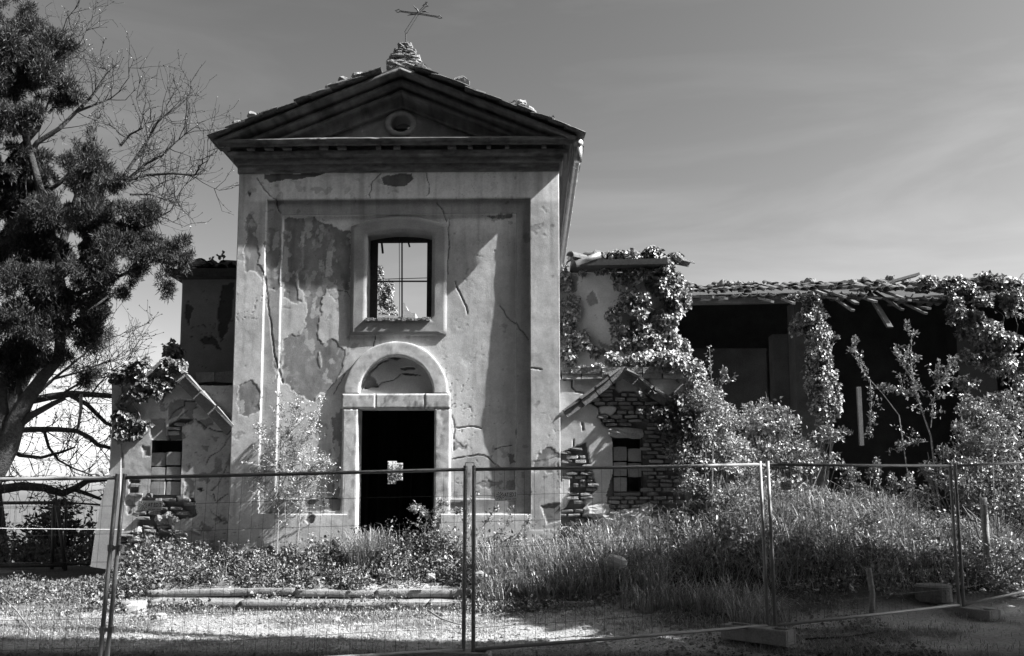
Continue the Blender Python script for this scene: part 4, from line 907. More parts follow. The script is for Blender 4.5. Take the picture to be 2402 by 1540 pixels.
# signs
def text_mesh(s, size):
    cu = bpy.data.curves.new('lettering', 'FONT'); cu.body = s; cu.size = size; cu.extrude = .0006; cu.offset = size*.012
    o = bpy.data.objects.new('tmp', cu); COL.objects.link(o); me = bpy.data.meshes.new_from_object(o.evaluated_get(bpy.context.evaluated_depsgraph_get())); bpy.data.objects.remove(o)
    return me
def sign(fp, s, z, w, h, lab, rot=0., pmat='sign_plate', ink='sign_print', mirror=False):
    t, pt, L = fp; p = pt(s, z); ex = (pt(s+.1, z)-pt(s, z)); ex /= np.linalg.norm(ex); ang = math.atan2(ex[1], ex[0]); ny = np.array([ex[1], -ex[0], 0])
    p = p+ny*.012; o = thing('sign', lab, 'sign', p, 'fence hire signs'); o.rotation_euler = (0, -math.asin(ex[2])+rot, ang)
    def ch(name, me, mat, loc=(0, 0, 0), sc=(1, 1, 1), r=(0, 0, 0)):
        me.materials.clear(); me.materials.append(MATS[mat]); c = bpy.data.objects.new(name, me); COL.objects.link(c); c.parent = o; c.location = loc; c.scale = sc; c.rotation_euler = r; return c
    b = B(); n = 10; V = []; 
    for i in range(n+1):
        x = -w/2+w*i/n; y = .004*math.sin(i*.7); cut = .008 if i in (0, n) else 0
        V += [(x, y, -h/2+cut), (x, y, h/2-cut), (x, y+.003, h/2-cut), (x, y+.003, -h/2+cut)]
    F = [(4*i+k, 4*i+4+k, 4*i+4+(k+1) % 4, 4*i+(k+1) % 4) for i in range(n) for k in range(4)]+[(0, 1, 2, 3), (4*n+3, 4*n+2, 4*n+1, 4*n)]
    ch('plate', mesh('plate', V, F, pmat), pmat)
    me = text_mesh('AT.ED.2', h*.50); xs_ = [v.co.x for v in me.vertices]; tw = max(xs_)-min(xs_)
    ch('lettering', me, ink, (-w*.085, -.007, -h*.12), (w*.535/tw, 1.12, 1), (R(90), 0, 0))
    b = B()
    for x0, x1, z0, z1 in ((-.06, .46, -.255, -.225),): b.box((w*x0, -.0065, h*z0), (w*x1, -.0055, h*z1))
    ch('rule_line', mesh('rule_line', b.v, b.f), 'sign_pale')
    b = B()
    for x0, x1 in ((-.07, .03), (.045, .055), (.075, .21), (.225, .235), (.26, .455)): b.box((w*x0, -.0065, -h*.40), (w*x1, -.0055, -h*.335))
    ch('small_print', mesh('small_print', b.v, b.f), ink)
    b = B(); cx = -w*.275
    for i in range(10):
        a = R(36*i+8); x, zz = cx+h*.34*math.cos(a), h*.34*math.sin(a); b.box((x-h*.045, -.0068, zz-h*.045), (x+h*.045, -.0056, zz+h*.045))
    for x, zz in ((cx-.1*h, -.04*h), (cx, .02*h), (cx+.02*h, -.12*h), (cx+.13*h, .13*h)): b.box((x-h*.04, -.0068, zz-h*.05), (x+h*.04, -.0056, zz+h*.05))
    V = []; m = 28
    for i in range(m):
        a = 2*math.pi*i/m
        for r_ in (.20, .23): V.append((cx+h*r_*math.cos(a), -.0062, h*r_*math.sin(a)))
    b.add(V, [(2*i, 2*i+1, (2*i+3) % (2*m), (2*i+2) % (2*m)) for i in range(m)]); ch('emblem', mesh('emblem', b.v, b.f), ink)
    return o
def sz_of(fp, u, v):          # find s, z on a panel for a pixel
    t, pt, L = fp; best = None
    for s in np.linspace(0, L, 140):
        for z in np.linspace(1.2, 1.98, 79):
            a, bq = proj(pt(s, z)); e = (a-u)**2+(bq-v)**2
            if best is None or e < best[0]: best = (e, s, z)
    return best[1], best[2]
s_, z_ = sz_of(fB, 354, 1187); sign(fB, s_, z_, .235, .098, 'pale lettered sign wired to the fence before the brick-filled window', R(1.5))
s_, z_ = sz_of(fC, 1185, 1162); sign(fC, s_, z_, .245, .108, 'pale lettered sign wired to the fence right of the church door', R(-1))
s_, z_ = sz_of(fD, 1842, 1141); sign(fD, s_, z_, .18, .10, 'faded grey lettered sign on the fence before the bright bushes', 0, 'sign_pale', 'sign_print')
s_, z_ = sz_of(fE, 2257, 1130); sign(fE, s_, z_, .15, .10, 'small lettered sign on the fence panel angling away by the bushes', 0)
# stacked dark panels at the left
sA = fence_panel((-13.5, 1.1, .30), (-8.62, 1.45, .33), 1.28, 'dark steel mesh panel stacked behind the fence, its end post upright', 'dark_steel', lean1=-.02, group='dark spare panels stacked by the conifer', vs=.11, r=.032)
sB = fence_panel((-13.4, .9, .30), (-8.28, 1.3, .33), 1.28, 'dark steel mesh panel stacked behind the fence, its end post slanting', 'dark_steel', lean1=-.23, group='dark spare panels stacked by the conifer', vs=.11, r=.032)
sC = fence_panel((-8.5, 1.6, .33), (-7.6, 3.2, .2), 1.28, 'narrow dark panel standing between stacked panels and chapel corner', 'dark_steel', vs=.12)
b = B(); b.tube([W(-60, 1239, -1.0), W(100, 1241, -1.0), W(290, 1243, -1.0)], .006, 5); o = b.obj('cord', 'white_cord'); tag(o, 'thin white cord stretched across in front of the small conifer', 'cord')
# odds and ends
def stick(pts, r, lab, name='fallen_branch', mat='pale_bark'):
    b = B(); b.tube(pts, [r, r*.9, r*.7, r*.35][:len(pts)] if len(pts) <= 4 else np.linspace(r, r*.4, len(pts)), 6); o = b.obj(name, mat, smooth=True); tag(o, lab, 'branch'); return o
def onG(u, v, lift=.02):
    d = ray(u, v); t = .1
    for k in range(3000):
        p = CAM+d*t
        if p[2] < gz(p[0], p[1])+lift: break
        t += .01
    p[2] = float(gz(p[0], p[1]))+lift; return p
stick([onG(1003, 1432, .10), onG(1035, 1452, .05), onG(1065, 1462, .04), onG(1098, 1470, .03), onG(1140, 1474, .02)], .014, 'pale curved branch lying on bare ground before the steps')
stick([onG(0, 1400, .1), onG(38, 1432, .08), onG(60, 1462, .05), onG(76, 1485, .03)], .013, 'thin bent stick arching over the ground beside the leaning posts')
stick([onG(1890, 1500, .02), onG(1990, 1494, .02), onG(2085, 1478, .03)], .01, 'slender dry twig lying in shade near the fence corner', mat='bark')
def stake(u0, v0, u1, v1, y, r, lab, bend=.03):
    p, q = W(u0, v0, y), W(u1, v1, y); p[2] = min(p[2], float(gz(p[0], y))-.05); m = (p+q)/2+[bend, 0, 0]; b = B(); b.tube([p, m, q], [r*1.1, r, r], 10); o = b.obj('stake', 'pale_bark', smooth=True); tag(o, lab, 'stake')
stake(2043, 1415, 2037, 1333, -2.6, .035, 'pale bent wooden stake standing in the shaded grass before the mound')
stake(2314, 1225, 2306, 1168, -1.0, .05, 'square-topped pale stake among bushes beyond the fence corner', .0)
p = onG(2190, 1410, 0); b = B(); b.tube([p, p+[0, 0, .2]], [.24, .23], 20); b.tube([p+[0, 0, .2], p+[0, 0, .225]], [.25, .21], 20); o = b.obj('concrete_drum', 'cornice_stucco', smooth=False); tag(o, 'squat dark concrete drum in shade behind the fence corner foot', 'drum')
# ================================================================= ivy on the ruins
def ragged(blobs, k=4, lo=.25, hi=.55):
    out = [(u, v, a*.86, c*.86, y, ry) for u, v, a, c, y, ry in blobs]
    for u, v, a, c, y, ry in blobs:
        for i in range(k):
            an = RS.uniform(0, 2*np.pi); f = RS.uniform(lo, hi); out.append((u+a*1.0*math.cos(an), v+c*1.0*math.sin(an), a*f, c*f, y+RS.uniform(-.5, .5)*ry*.5, ry*f))
    return out
def ivy(name, label, blobs, dens, size, tone=.20, cat_='ivy', gap=.40, mat='ivy_leaf', group=None, stems=None, down=.5, gf=2.6):
    bl = [px_blob(*q) for q in ragged(blobs)]; base = np.mean([c for c, r in bl], 0); base[2] = min(c[2]-r[2] for c, r in bl)
    t = thing(name, label, cat_, base, group); P, D = blob_points(bl, dens*3.4, gap*1.12, gf*1.25, .5, len(label))
    d = D*.3+RS.normal(size=D.shape)*.6+np.array([0, -.2, -down*1.2]); leaf_obj('leaves', leaf_arrays(P, d, size*.98, .8, .3, tone*1.35, .55, N=np.array([.35, -.75, .45])+D*.5+RS.normal(size=D.shape)*.42), mat, t)
    b = B()
    for i, (c, r) in enumerate(bl[:1] if len(blobs) < 5 else bl[:len(blobs)]):
        p = c+np.array([0, r[1]*.5, -r[2]]); pts = [p, p+[0, 0, r[2]*.2]]
        for k in range(4): p = p+np.array([RS.normal()*r[0]*.25, RS.normal()*.05, r[2]*.5]); pts.append(p)
        b.tube(pts, [.014, .014, .012, .01, .008, .004], 4, cap=False)
    b.obj('stems', 'twig', t, kind='stuff'); return t
ya = YA-.12
ivy('ivy', 'thick bright ivy cascading over the upper wall beside the church corner', [(1500,608,62,20,ya,.2),(1556,640,36,45,ya,.25),(1470,655,30,16,ya,.12),(1535,690,58,45,ya,.3),(1500,745,52,38,ya,.28),(1565,745,46,60,ya,.3),(1460,775,30,22,ya,.2),(1530,805,66,42,ya,.32),(1400,632,60,10,ya,.1),(1590,790,30,40,ya,.25)], 1500, .078, .24)
ivy('ivy', 'narrow strip of ivy climbing the joint between church and side chapel', [(1331,680,12,50,ya,.12),(1330,760,12,55,ya,.12),(1346,735,16,30,ya,.12),(1365,795,22,24,ya,.12),(1336,835,20,22,ya,.12),(1385,822,22,16,ya,.12),(1340,700,22,16,ya,.1)], 1300, .07, .18)
ivy('ivy', 'ivy spilling over the coping of the brick side chapel', [(1400,862,62,9,YC+.1,.2),(1440,850,40,14,YC+.2,.2),(1500,848,60,20,YC+.2,.3),(1570,850,55,30,YC+.2,.4),(1625,880,40,34,YC+.1,.4)], 1500, .075, .26)
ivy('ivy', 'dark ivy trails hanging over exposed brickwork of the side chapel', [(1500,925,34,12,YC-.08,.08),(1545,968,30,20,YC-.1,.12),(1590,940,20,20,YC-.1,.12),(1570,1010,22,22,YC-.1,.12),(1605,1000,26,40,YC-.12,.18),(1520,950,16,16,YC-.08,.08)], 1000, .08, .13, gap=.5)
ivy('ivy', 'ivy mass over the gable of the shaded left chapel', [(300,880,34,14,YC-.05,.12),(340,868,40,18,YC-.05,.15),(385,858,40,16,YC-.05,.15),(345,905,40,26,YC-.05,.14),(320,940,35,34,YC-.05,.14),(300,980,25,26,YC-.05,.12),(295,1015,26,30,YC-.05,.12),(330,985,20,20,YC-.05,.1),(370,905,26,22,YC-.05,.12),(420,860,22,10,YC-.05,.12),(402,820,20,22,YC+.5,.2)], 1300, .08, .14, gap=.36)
ivy('ivy', 'ivy wrapped round the leaning pier of the open barn', [(1902,700,22,14,YB-.2,.2),(1905,740,36,28,YB-.2,.3),(1920,785,34,36,YB-.2,.35),(1912,840,28,44,YB-.2,.35),(1928,880,28,36,YB-.2,.35),(1934,930,26,40,YB-.2,.35),(1875,760,18,30,YB-.1,.2),(1940,985,18,36,YB-.3,.3),(1900,905,12,36,YB-.2,.2),(1890,700,30,8,YB-.3,.2),(1955,960,14,20,YB-.3,.2)], 1050, .085, .2)
ivy('ivy', 'ivy curtain hanging from the far roof end of the barn', [(2255,676,50,16,YB-.2,.3),(2330,662,60,16,YB-.1,.35),(2390,664,40,18,YB-.1,.35),(2300,715,30,26,YB-.5,.3),(2312,780,52,32,YB-.5,.4),(2356,800,40,40,YB-.5,.4),(2258,785,28,16,YB-.5,.3),(2345,855,40,36,YB-.5,.4),(2285,835,26,20,YB-.5,.3),(2395,760,24,60,YB-.5,.4),(2275,905,26,16,YB-.5,.3),(2380,700,26,14,YB-.5,.3),(2220,660,40,12,YB-.2,.3),(2180,655,26,9,YB-.2,.2),(2240,730,20,40,YB-.4,.3),(2320,950,40,24,YB-.5,.4),(2395,880,26,50,YB-.5,.4),(2360,740,40,24,YB-.5,.3)], 900, .09, .17, gap=.5)
ivy('ivy', 'small tuft of plants growing from broken tiles of the left aisle', [(515,612,16,14,YA+.2,.2),(535,606,14,16,YA+.2,.2),(545,600,8,12,YA+.2,.15)], 900, .07, .16)
ivy('ivy', 'little bushy plant on the barn roof edge beside the ivy wall', [(1607,668,12,12,YB,.15),(1598,672,8,10,YB,.15)], 1200, .08, .2)
ivy('ivy', 'ivy-clad trunk seen through the empty church window', [(892,690,22,50,10.,.6),(905,720,20,30,10.,.6),(888,640,12,22,10.,.4),(915,740,16,16,10.,.5)], 900, .07, .11)

# ================================================================= shrubs
def shrub(label, blobs, dens, size, tone=.24, gap=.42, group=None, aspect=.5, name='shrub', mat='leaf', gf=2.2, wood='twig', cat_='shrub', up=.35):
    bl = [px_blob(*q) for q in ragged(blobs, 5, .2, .5)]; base = np.mean([c for c, r in bl], 0); base[2] = float(gz(base[0], base[1]))
    t = thing(name, label, cat_, base, group); P, D = blob_points(bl, dens*2.5, gap*1.1, gf*1.2, .55, len(label)+7)
    d = D*.7+RS.normal(size=D.shape)*.8+np.array([0, 0, up]); leaf_obj('foliage', leaf_arrays(P, d, size*.95, aspect*1.1, .25, tone*1.25, .55, N=D*.9+np.array([.15, -.2, .6])+RS.normal(size=D.shape)*.5), mat, t)
    b = B()
    for c, r in bl[:len(blobs)]:
        for k in range(4):
            q = c+RS.normal(size=3)*np.array(r)*.5; g0 = np.array([base[0]+(c[0]-base[0])*.5+RS.normal()*.1, base[1]+(c[1]-base[1])*.5, 0]); g0[2] = float(gz(g0[0], g0[1]))-.05
            m = g0*.45+q*.55+RS.normal(size=3)*.1; b.tube([g0, m, q, q+(q-m)*.12], [.018, .013, .008, .003], 5, cap=False)
    b.obj('stems', wood, t, kind='stuff'); return t
shrub('bright leafy bush mounded against the chapel corner', [(1655,935,48,52,.5,.5),(1692,985,46,46,.6,.5),(1640,1010,46,46,.3,.5),(1700,1040,40,40,.5,.5),(1650,1075,52,46,.2,.5),(1700,1100,46,40,.3,.5),(1640,1130,46,40,.1,.5),(1600,1060,30,50,.1,.3),(1740,1140,40,30,.2,.4)], 1500, .06, .30, gap=.33)
shrub('loose leafy bush before the barn pier', [(1800,945,28,26,2.2,.4),(1780,990,46,34,2.2,.5),(1835,1000,40,34,2.2,.5),(1800,1060,60,46,2.,.6),(1870,1050,50,36,2.2,.5),(1920,1030,46,24,2.4,.5),(1960,1020,30,18,2.4,.4),(1850,1105,80,40,1.8,.6),(1770,1110,50,46,1.6,.5),(1930,1090,40,30,2.,.5)], 760, .075, .22, gap=.5, gf=3.0)
shrub('spreading leafy bush beside the barn rails beyond the fence corner', [(2310,1000,60,30,2.,.5),(2270,1040,50,34,1.6,.5),(2350,1050,60,46,1.6,.6),(2300,1100,66,40,1.2,.6),(2380,1110,50,50,1.2,.6),(2240,1130,36,34,1.0,.4),(2330,1170,80,46,.8,.6),(2400,1190,50,60,.8,.6),(2220,1060,20,20,1.6,.3),(2395,1010,36,40,2.,.5),(2280,960,40,26,2.2,.4),(2200,1100,30,30,1.6,.4),(2350,960,40,30,2.2,.4)], 900, .075, .21, gap=.48, gf=3.0)
shrub('low bramble tangle covering the slope under the far bush', [(2290,1220,60,28,0.,.5),(2370,1250,60,36,-.4,.5),(2240,1200,36,24,.2,.4),(2330,1290,66,26,-.9,.5),(2400,1320,40,30,-1.2,.5)], 900, .05, .2, gap=.4, cat_='bramble', name='bramble')
for q in [(1990,1130,22,26,1.4,.3),(2052,1120,14,32,1.4,.25),(2090,1150,14,30,1.3,.25),(2130,1150,16,30,1.2,.25),(2020,1160,26,16,1.2,.3),(2165,1170,20,24,1.,.3)]:
    shrub('upright weedy nettle standing along the dark barn front', [q, (q[0]+4, q[1]-q[3]*.7, q[2]*.5, q[3]*.6, q[4], .15)], 620, .06, .17, gap=.40, name='nettle', cat_='nettle', group='nettles before the barn')
shrub('sunlit bush glimpsed through the hole in the dark doorway', [(927,1112,30,34,11.,.6),(895,1120,30,30,11.4,.6),(960,1125,30,30,11.4,.6)], 500, .09, .2, gap=.5)
shrub('low scrub on the slope behind the spare panels', [(20,1290,60,40,3.,.8),(200,1310,40,34,2.5,.6),(90,1310,60,26,3.,.8),(215,1270,16,60,3.2,.4),(-20,1250,40,40,4.,.8)], 450, .09, .13, gap=.4, cat_='scrub', name='scrub')

# saplings: a few stems with leaves in clusters
def z8(L): return [(1817.9+.3236*x, 615.7+.3236*y) for x, y in L]
def sapling(label, limbs, y, r0, size, tone, per=26, side=0, slen=.25, mat='leaf', spread=.07, wood='pale_bark', start=.25, clump=5, foot=True, group=None):
    P0_ = W(limbs[0][0][0], limbs[0][0][1], y); P0_[2] = float(gz(P0_[0], y)); t = thing('sapling', label, 'sapling', P0_, group); b = B(); pts = []; dirs = []
    for i, L in enumerate(limbs):
        q = [W(u, v, y+.05*math.sin(k*1.7+i)) for k, (u, v) in enumerate(L)]
        if i == 0 and foot: q[0] = np.array([q[0][0], y, float(gz(q[0][0], y))-.05])
        b.tube(q, np.linspace(r0 if i == 0 else r0*.55, .0035, len(q)), 5, cap=False)
        q = np.array(q); seg = np.linspace(start if i == 0 else .1, 1, per)
        for s in seg:
            f = s*(len(q)-1); k = min(len(q)-2, int(f)); c = q[k]+(q[k+1]-q[k])*(f-k); dd = unit(q[k+1]-q[k])
            if side and RS.rand() < side:
                e = c+(dd*.5+RS.normal(size=3)*.55)*slen*(1.15-s); b.tube([c, (c+e)/2+RS.normal(size=3)*.01, e], [.005, .004, .002], 3, cap=False)
                for w_ in np.linspace(.3, 1, 4): pts.append(c+(e-c)*w_); dirs.append(e-c)
            else: pts.append(c); dirs.append(dd)
    P = np.repeat(np.array(pts), clump, 0); D = np.repeat(unit(np.array(dirs)), clump, 0); n = len(P)
    P = P+RS.normal(size=(n, 3))*spread*.35; d = D*.3+RS.normal(size=(n, 3))*.8+np.array([0, 0, .15])
    leaf_obj('foliage', leaf_arrays(P, d, size, .55, .25, tone, .45), mat, t); b.obj('stem', wood, t); return t
sapling('slender young tree with thin pale stem growing before the left facade', [[(650,1290),(653,1180),(657,1080),(660,1000),(655,925)], [(655,1150),(690,1080),(720,1020),(735,975)], [(655,1120),(630,1060),(612,1000)], [(657,1060),(690,990),(700,950)], [(657,1180),(700,1130),(755,1080)], [(655,1200),(620,1150),(598,1110)]], -.22, .014, .036, .5, per=36, side=.85, slen=.42, clump=4, spread=.06)
sapling('second thin sapling leaning towards the door jamb', [[(690,1295),(705,1200),(722,1110),(735,1020),(752,940)], [(712,1160),(745,1110),(770,1070)], [(722,1110),(690,1060),(675,1010)], [(715,1180),(690,1140),(680,1090)]], -.16, .011, .036, .5, per=32, side=.85, slen=.38, clump=4)
sapling('leafy stalk growing in front of the dark church doorway', [[(1035,1300),(1025,1250),(1005,1205),(985,1188)], [(1010,1215),(985,1200),(965,1195)], [(1005,1205),(1030,1190),(1045,1175)]], -.5, .01, .05, .36, per=14, side=.3, clump=5)
sapling('leafy bramble shoots beside the right door jamb', [[(1110,1310),(1105,1240),(1098,1180),(1120,1160)], [(1110,1270),(1150,1210),(1165,1190)], [(1150,1290),(1190,1230),(1200,1190)], [(1105,1230),(1085,1200),(1070,1195)], [(1190,1290),(1225,1240),(1240,1225)]], -.55, .009, .05, .34, per=14, side=.3, clump=4)
sapling('tall thin shoot rising out of the bright bush by the chapel', [[(1668,1160),(1672,1060),(1678,960),(1668,880),(1664,815)], [(1678,960),(1690,900),(1700,870)], [(1672,1000),(1650,960),(1640,930)]], -.1, .014, .055, .30, per=20, side=.3, clump=5)
sapling('arching wild plum stem standing dark against the barn opening', [z8([(1200,1440),(1130,1260),(1060,1060),(1010,900),(985,720),(990,540),(950,440)]), z8([(1080,970),(980,830),(900,690),(870,630)]), z8([(1040,960),(900,930),(800,905)]), z8([(1130,1200),(1150,1000),(1180,850),(1190,720)]), z8([(1160,930),(1240,820),(1300,700)])], 2.2, .02, .065, .28, per=30, side=.35, slen=.4, clump=4, start=.35)
sapling('long drooping shoot crossing the black barn interior', [z8([(1010,1290),(900,1110),(780,950),(660,820),(590,700),(575,560)]), z8([(690,860),(700,1000),(690,1150),(688,1230)]), z8([(1110,1300),(960,1310),(900,1330)])], 2.6, .014, .065, .25, per=26, side=.3, slen=.35, clump=4, start=.55)
sapling('young branching stem in front of the far barn bush', [z8([(1560,1500),(1580,1380),(1600,1240),(1650,1120)]), z8([(1580,1380),(1510,1300),(1450,1240)]), z8([(1600,1240),(1560,1160),(1540,1080)])], .6, .014, .06, .25, per=20, side=.4, slen=.3, clump=4)

# ================================================================= ground cover
def scatter(n, x0, x1, y0, y1): return RS.uniform(x0, x1, n), RS.uniform(y0, y1, n)
def weed_h(x, y):
    h = .12+.42*sstep(-1.15, -.25, y)*(.55+1.1*(fbm(x*1.3, y*1.3, 201)+.3)); h = h*(1+.5*np.exp(-((x+1.9)/.9)**2)); return np.clip(h, .05, .75)
npl = 2600; cx_, cy_ = scatter(npl, -6.4, 1.5, -2.15, -.04); dn = fbm(cx_*1.5, cy_*2.2, 203)+.42*sstep(-1.6, -.5, cy_)
k = dn > .12; cx_, cy_ = cx_[k], cy_[k]; npl = len(cx_); AW = []
for i in range(npl):
    hh = float(weed_h(cx_[i], cy_[i]))*RS.uniform(.5, 1.35); kind_ = RS.choice(3, p=(.5, .3, .2)); m = int((38, 30, 50)[kind_]*(.5+hh*2.2)); r_ = RS.uniform(.06, .17)*(1, .55, 1.5)[kind_]
    q = RS.normal(size=(m, 2))*r_*.6; px_, py_ = cx_[i]+q[:, 0], np.minimum(cy_[i]+q[:, 1], -.03); zz = gz(px_, py_)+hh*RS.rand(m)**(.7, .9, 1.3)[kind_]*np.exp(-(q**2).sum(1)/(r_*r_*2.2))+.012
    AW.append(leaf_arrays(np.stack([px_, py_, zz], 1), RS.normal(size=(m, 3))*.7+np.concatenate([q*4, np.full((m, 1), .35)], 1), RS.uniform(.028, .075)*(1, .9, .75)[kind_], RS.uniform(.3, .85), .3, RS.uniform(.09, .34), .45, N=np.array([.1, -.25, .8])+RS.normal(size=(m, 3))*.5))
A = cat(AW); AM = []
cx_, cy_ = scatter(1500, .6, 8.8, -2.9, 1.6); k = (gz(cx_, cy_) > .32) & (fbm(cx_*1.1, cy_*1.1, 231) > -.06); cx_, cy_ = cx_[k], cy_[k]
for i in range(len(cx_)):
    hh = RS.uniform(.12, .5); m = int(22+60*hh); r_ = RS.uniform(.07, .22); q = RS.normal(size=(m, 2))*r_*.6; px_, py_ = cx_[i]+q[:, 0], cy_[i]+q[:, 1]
    zz = gz(px_, py_)+hh*RS.rand(m)*np.exp(-(q**2).sum(1)/(r_*r_*2.2))+.02; AM.append(leaf_arrays(np.stack([px_, py_, zz], 1), RS.normal(size=(m, 3))*.7+np.concatenate([q*4, np.full((m, 1), .2)], 1), RS.uniform(.03, .08), RS.uniform(.25, .8), .3, RS.uniform(.08, .30), .45, N=np.array([.1, -.25, .8])+RS.normal(size=(m, 3))*.5))
x2, y2 = scatter(16000, -7.0, 2.2, -2.75, -1.0); k = fbm(x2*1.6, y2*3.2, 207) > .11; x2, y2 = x2[k], y2[k]
A2 = leaf_arrays(np.stack([x2, y2, gz(x2, y2)+RS.uniform(.01, .15, len(x2))], 1), RS.normal(size=(len(x2), 3))*.8+[0, 0, .5], .04, .6, .3, .22, .5)
x3, y3 = scatter(4200, -8.5, -5.7, -1.5, .1); A3 = leaf_arrays(np.stack([x3, y3, gz(x3, y3)+RS.uniform(.01, .26, len(x3))*(fbm(x3*1.5, y3*1.5, 208)+.5)], 1), RS.normal(size=(len(x3), 3))*.8+[0, 0, .5], .05, .6, .3, .19, .5)
# stalks and small pale flowers
n = 240; xs_, ys_ = scatter(n, -4.9, .8, -1.2, -.15); hs_ = weed_h(xs_, ys_)*RS.uniform(1.0, 1.6, n)
A4 = blade_arrays(np.stack([xs_, ys_, gz(xs_, ys_)], 1), hs_, .010, .25, .3, .4)
n = 160; xf, yf = scatter(n, -4.6, -1.2, -1.3, -.3); A5 = leaf_arrays(np.stack([xf, yf, gz(xf, yf)+weed_h(xf, yf)*RS.uniform(.8, 1.25, n)], 1), RS.normal(size=(n, 3))+[0, -1, 1], .022, 1.0, .1, .75, .1)
wobj = leaf_obj('weeds', [A, A2, A3, A4, A5], 'leaf', kind='stuff'); tag(wobj, 'mixed leafy weeds and small flowers covering the church steps and platform', 'weeds')
# tall wild grass
x, y = scatter(36000, 1.0, 9.5, -3.0, 2.4); mh = gz(x, y); k = (mh > .33+.25*RS.rand(len(x))) & (fbm(x*1.2, y*1.2, 211) > -.22); x, y = x[k], y[k]
G1 = blade_arrays(np.stack([x, y, gz(x, y)-.01], 1), (.16+.30*RS.rand(len(x))**1.5)*(1+1.8*fbm(x*1.9, y*1.9, 213)), .0085, .9, .27, .7)
x, y = scatter(5200, -.75, 2.0, -1.7, .0); k = fbm(x*1.5, y*1.5, 215) > -.2; x, y = x[k], y[k]
G2 = blade_arrays(np.stack([x, y, gz(x, y)-.01], 1), (.28+.34*RS.rand(len(x)))*(1+.8*fbm(x*2, y*2, 217)), .013, .6, .32, .5)
x, y = scatter(420, -2.75, -2.3, -.75, -.3); G3 = blade_arrays(np.stack([x, y, gz(x, y)], 1), .55+.35*RS.rand(len(x)), .010, .45, .34, .5)
x, y = scatter(2200, 1.1, 3.2, -3.4, -2.0); k = fbm(x*1.3, y*1.3, 219) > .0; x, y = x[k], y[k]; G4 = blade_arrays(np.stack([x, y, gz(x, y)], 1), .18+.25*RS.rand(len(x)), .010, .7, .26, .5)
tg = leaf_obj('tall_grass', [G1, G2, G3, G4], 'grass_blade', kind='stuff'); tag(tg, 'long wild grass covering the mound and the church corner', 'grass')
x, y = scatter(9000, 1.6, 8.5, -2.6, 2.2); mh = gz(x, y); k = mh > .5; x, y = x[k], y[k]
bro = leaf_obj('broad_weeds', AM+[leaf_arrays(np.stack([x, y, gz(x, y)+RS.uniform(.02, .3, len(x))], 1), RS.normal(size=(len(x), 3))*.7+[.1, -.2, .4], .06, .6, .3, .18, .5)], 'leaf', kind='stuff'); tag(bro, 'broad-leaved weeds mixed into the grass of the mound', 'weeds')
# short turf on the yard
x, y = scatter(90000, -8.5, 9, -6.5, -1.7); tm = fbm(x*.9, y*1.3, 41)+.20*sstep(-2.5, -1.0, y)-.05; k = tm+.12*RS.normal(size=len(x)) > .05; x, y = x[k], y[k]
st = leaf_obj('turf', blade_arrays(np.stack([x, y, gz(x, y)-.004], 1), .025+.05*RS.rand(len(x)), .006, .8, .24, .5), 'grass_blade', kind='stuff'); tag(st, 'short patchy turf on the stony yard', 'turf')

# ================================================================= big conifer
con = thing('conifer_tree', 'big shaggy dark conifer with leaning trunk beside the church', 'conifer', (-8.9, -1.2, 0))
def zt(L): return [(.3808*x, 821+.3808*y) for x, y in L]
yc_ = -1.0; b = B()
b.tube([(-8.6, yc_, -.2)]+[W(u, v, yc_) for u, v in zt([(-160,900),(-40,760),(50,600),(100,430),(170,300),(270,160),(360,60)])]+[W(150, 700, yc_), W(110, 500, yc_), W(40, 250, yc_), W(0, 60, yc_)], [.19, .18, .17, .155, .14, .11, .09, .08, .07, .06, .05, .03], 10)
for L, r in (([(40,560),(20,430),(10,300),(30,150)], .13), ([(90,480),(200,400),(330,330),(400,300)], .07), ([(100,430),(130,300),(110,180)], .07), ([(20,480),(-60,420),(-200,380)], .09)):
    b.tube([W(u, v, yc_) for u, v in zt(L)], np.linspace(r, r*.4, len(L)), 8)
for L in ([(90,700),(200,600),(300,570),(420,575)], [(60,640),(180,690),(300,640),(385,600)], [(40,500),(140,430),(230,340)], [(20,380),(90,300),(130,200),(100,110)], [(60,760),(160,770),(260,690)], [(0,560),(60,480),(60,400)]):
    b.tube([W(u, v, yc_+.1) for u, v in L], np.linspace(.05, .012, len(L)), 6)
b.obj('trunk', 'bark', con, smooth=True)
CB = [(20,40,50,44),(70,80,56,40),(120,100,46,34),(60,150,60,50),(110,180,46,46),(150,210,36,36),(20,200,40,60),(40,280,44,40),(20,360,36,44),(70,400,50,40),(150,350,30,24),(190,440,52,60),(232,330,24,40),(215,390,36,34),(260,430,30,24),(40,470,60,50),(110,500,56,46),(170,530,50,40),(60,570,60,50),(140,600,56,46),(230,520,50,40),(290,500,44,30),(330,510,32,38),(260,580,50,40),(320,580,44,34),(300,640,36,30),(200,630,56,40),(110,680,60,46),(40,660,50,50),(360,600,34,16),(400,580,28,14),(430,566,20,10),(430,612,26,18),(388,660,16,30),(260,670,34,30),(60,750,60,46),(150,740,56,40),(210,720,34,34),(180,800,46,44),(240,780,20,30),(60,820,56,44),(210,860,40,36),(120,850,24,24),(20,890,36,40),(20,760,30,60),(10,550,30,60),(-30,150,60,120),(-30,400,60,160),(-30,650,60,160)]
bl = [px_blob(u, v, a*1.02, c*1.02, yy, ry) for u, v, a, c, yy, ry in ragged([(u, v, a, c, yc_+RS.uniform(-.45, .45), max(.25, a*.0062)) for u, v, a, c in CB], 5, .2, .5)]
P, D = blob_points(bl, 5000, .36, 3.2, .5, 71); n = len(P)
arr = []
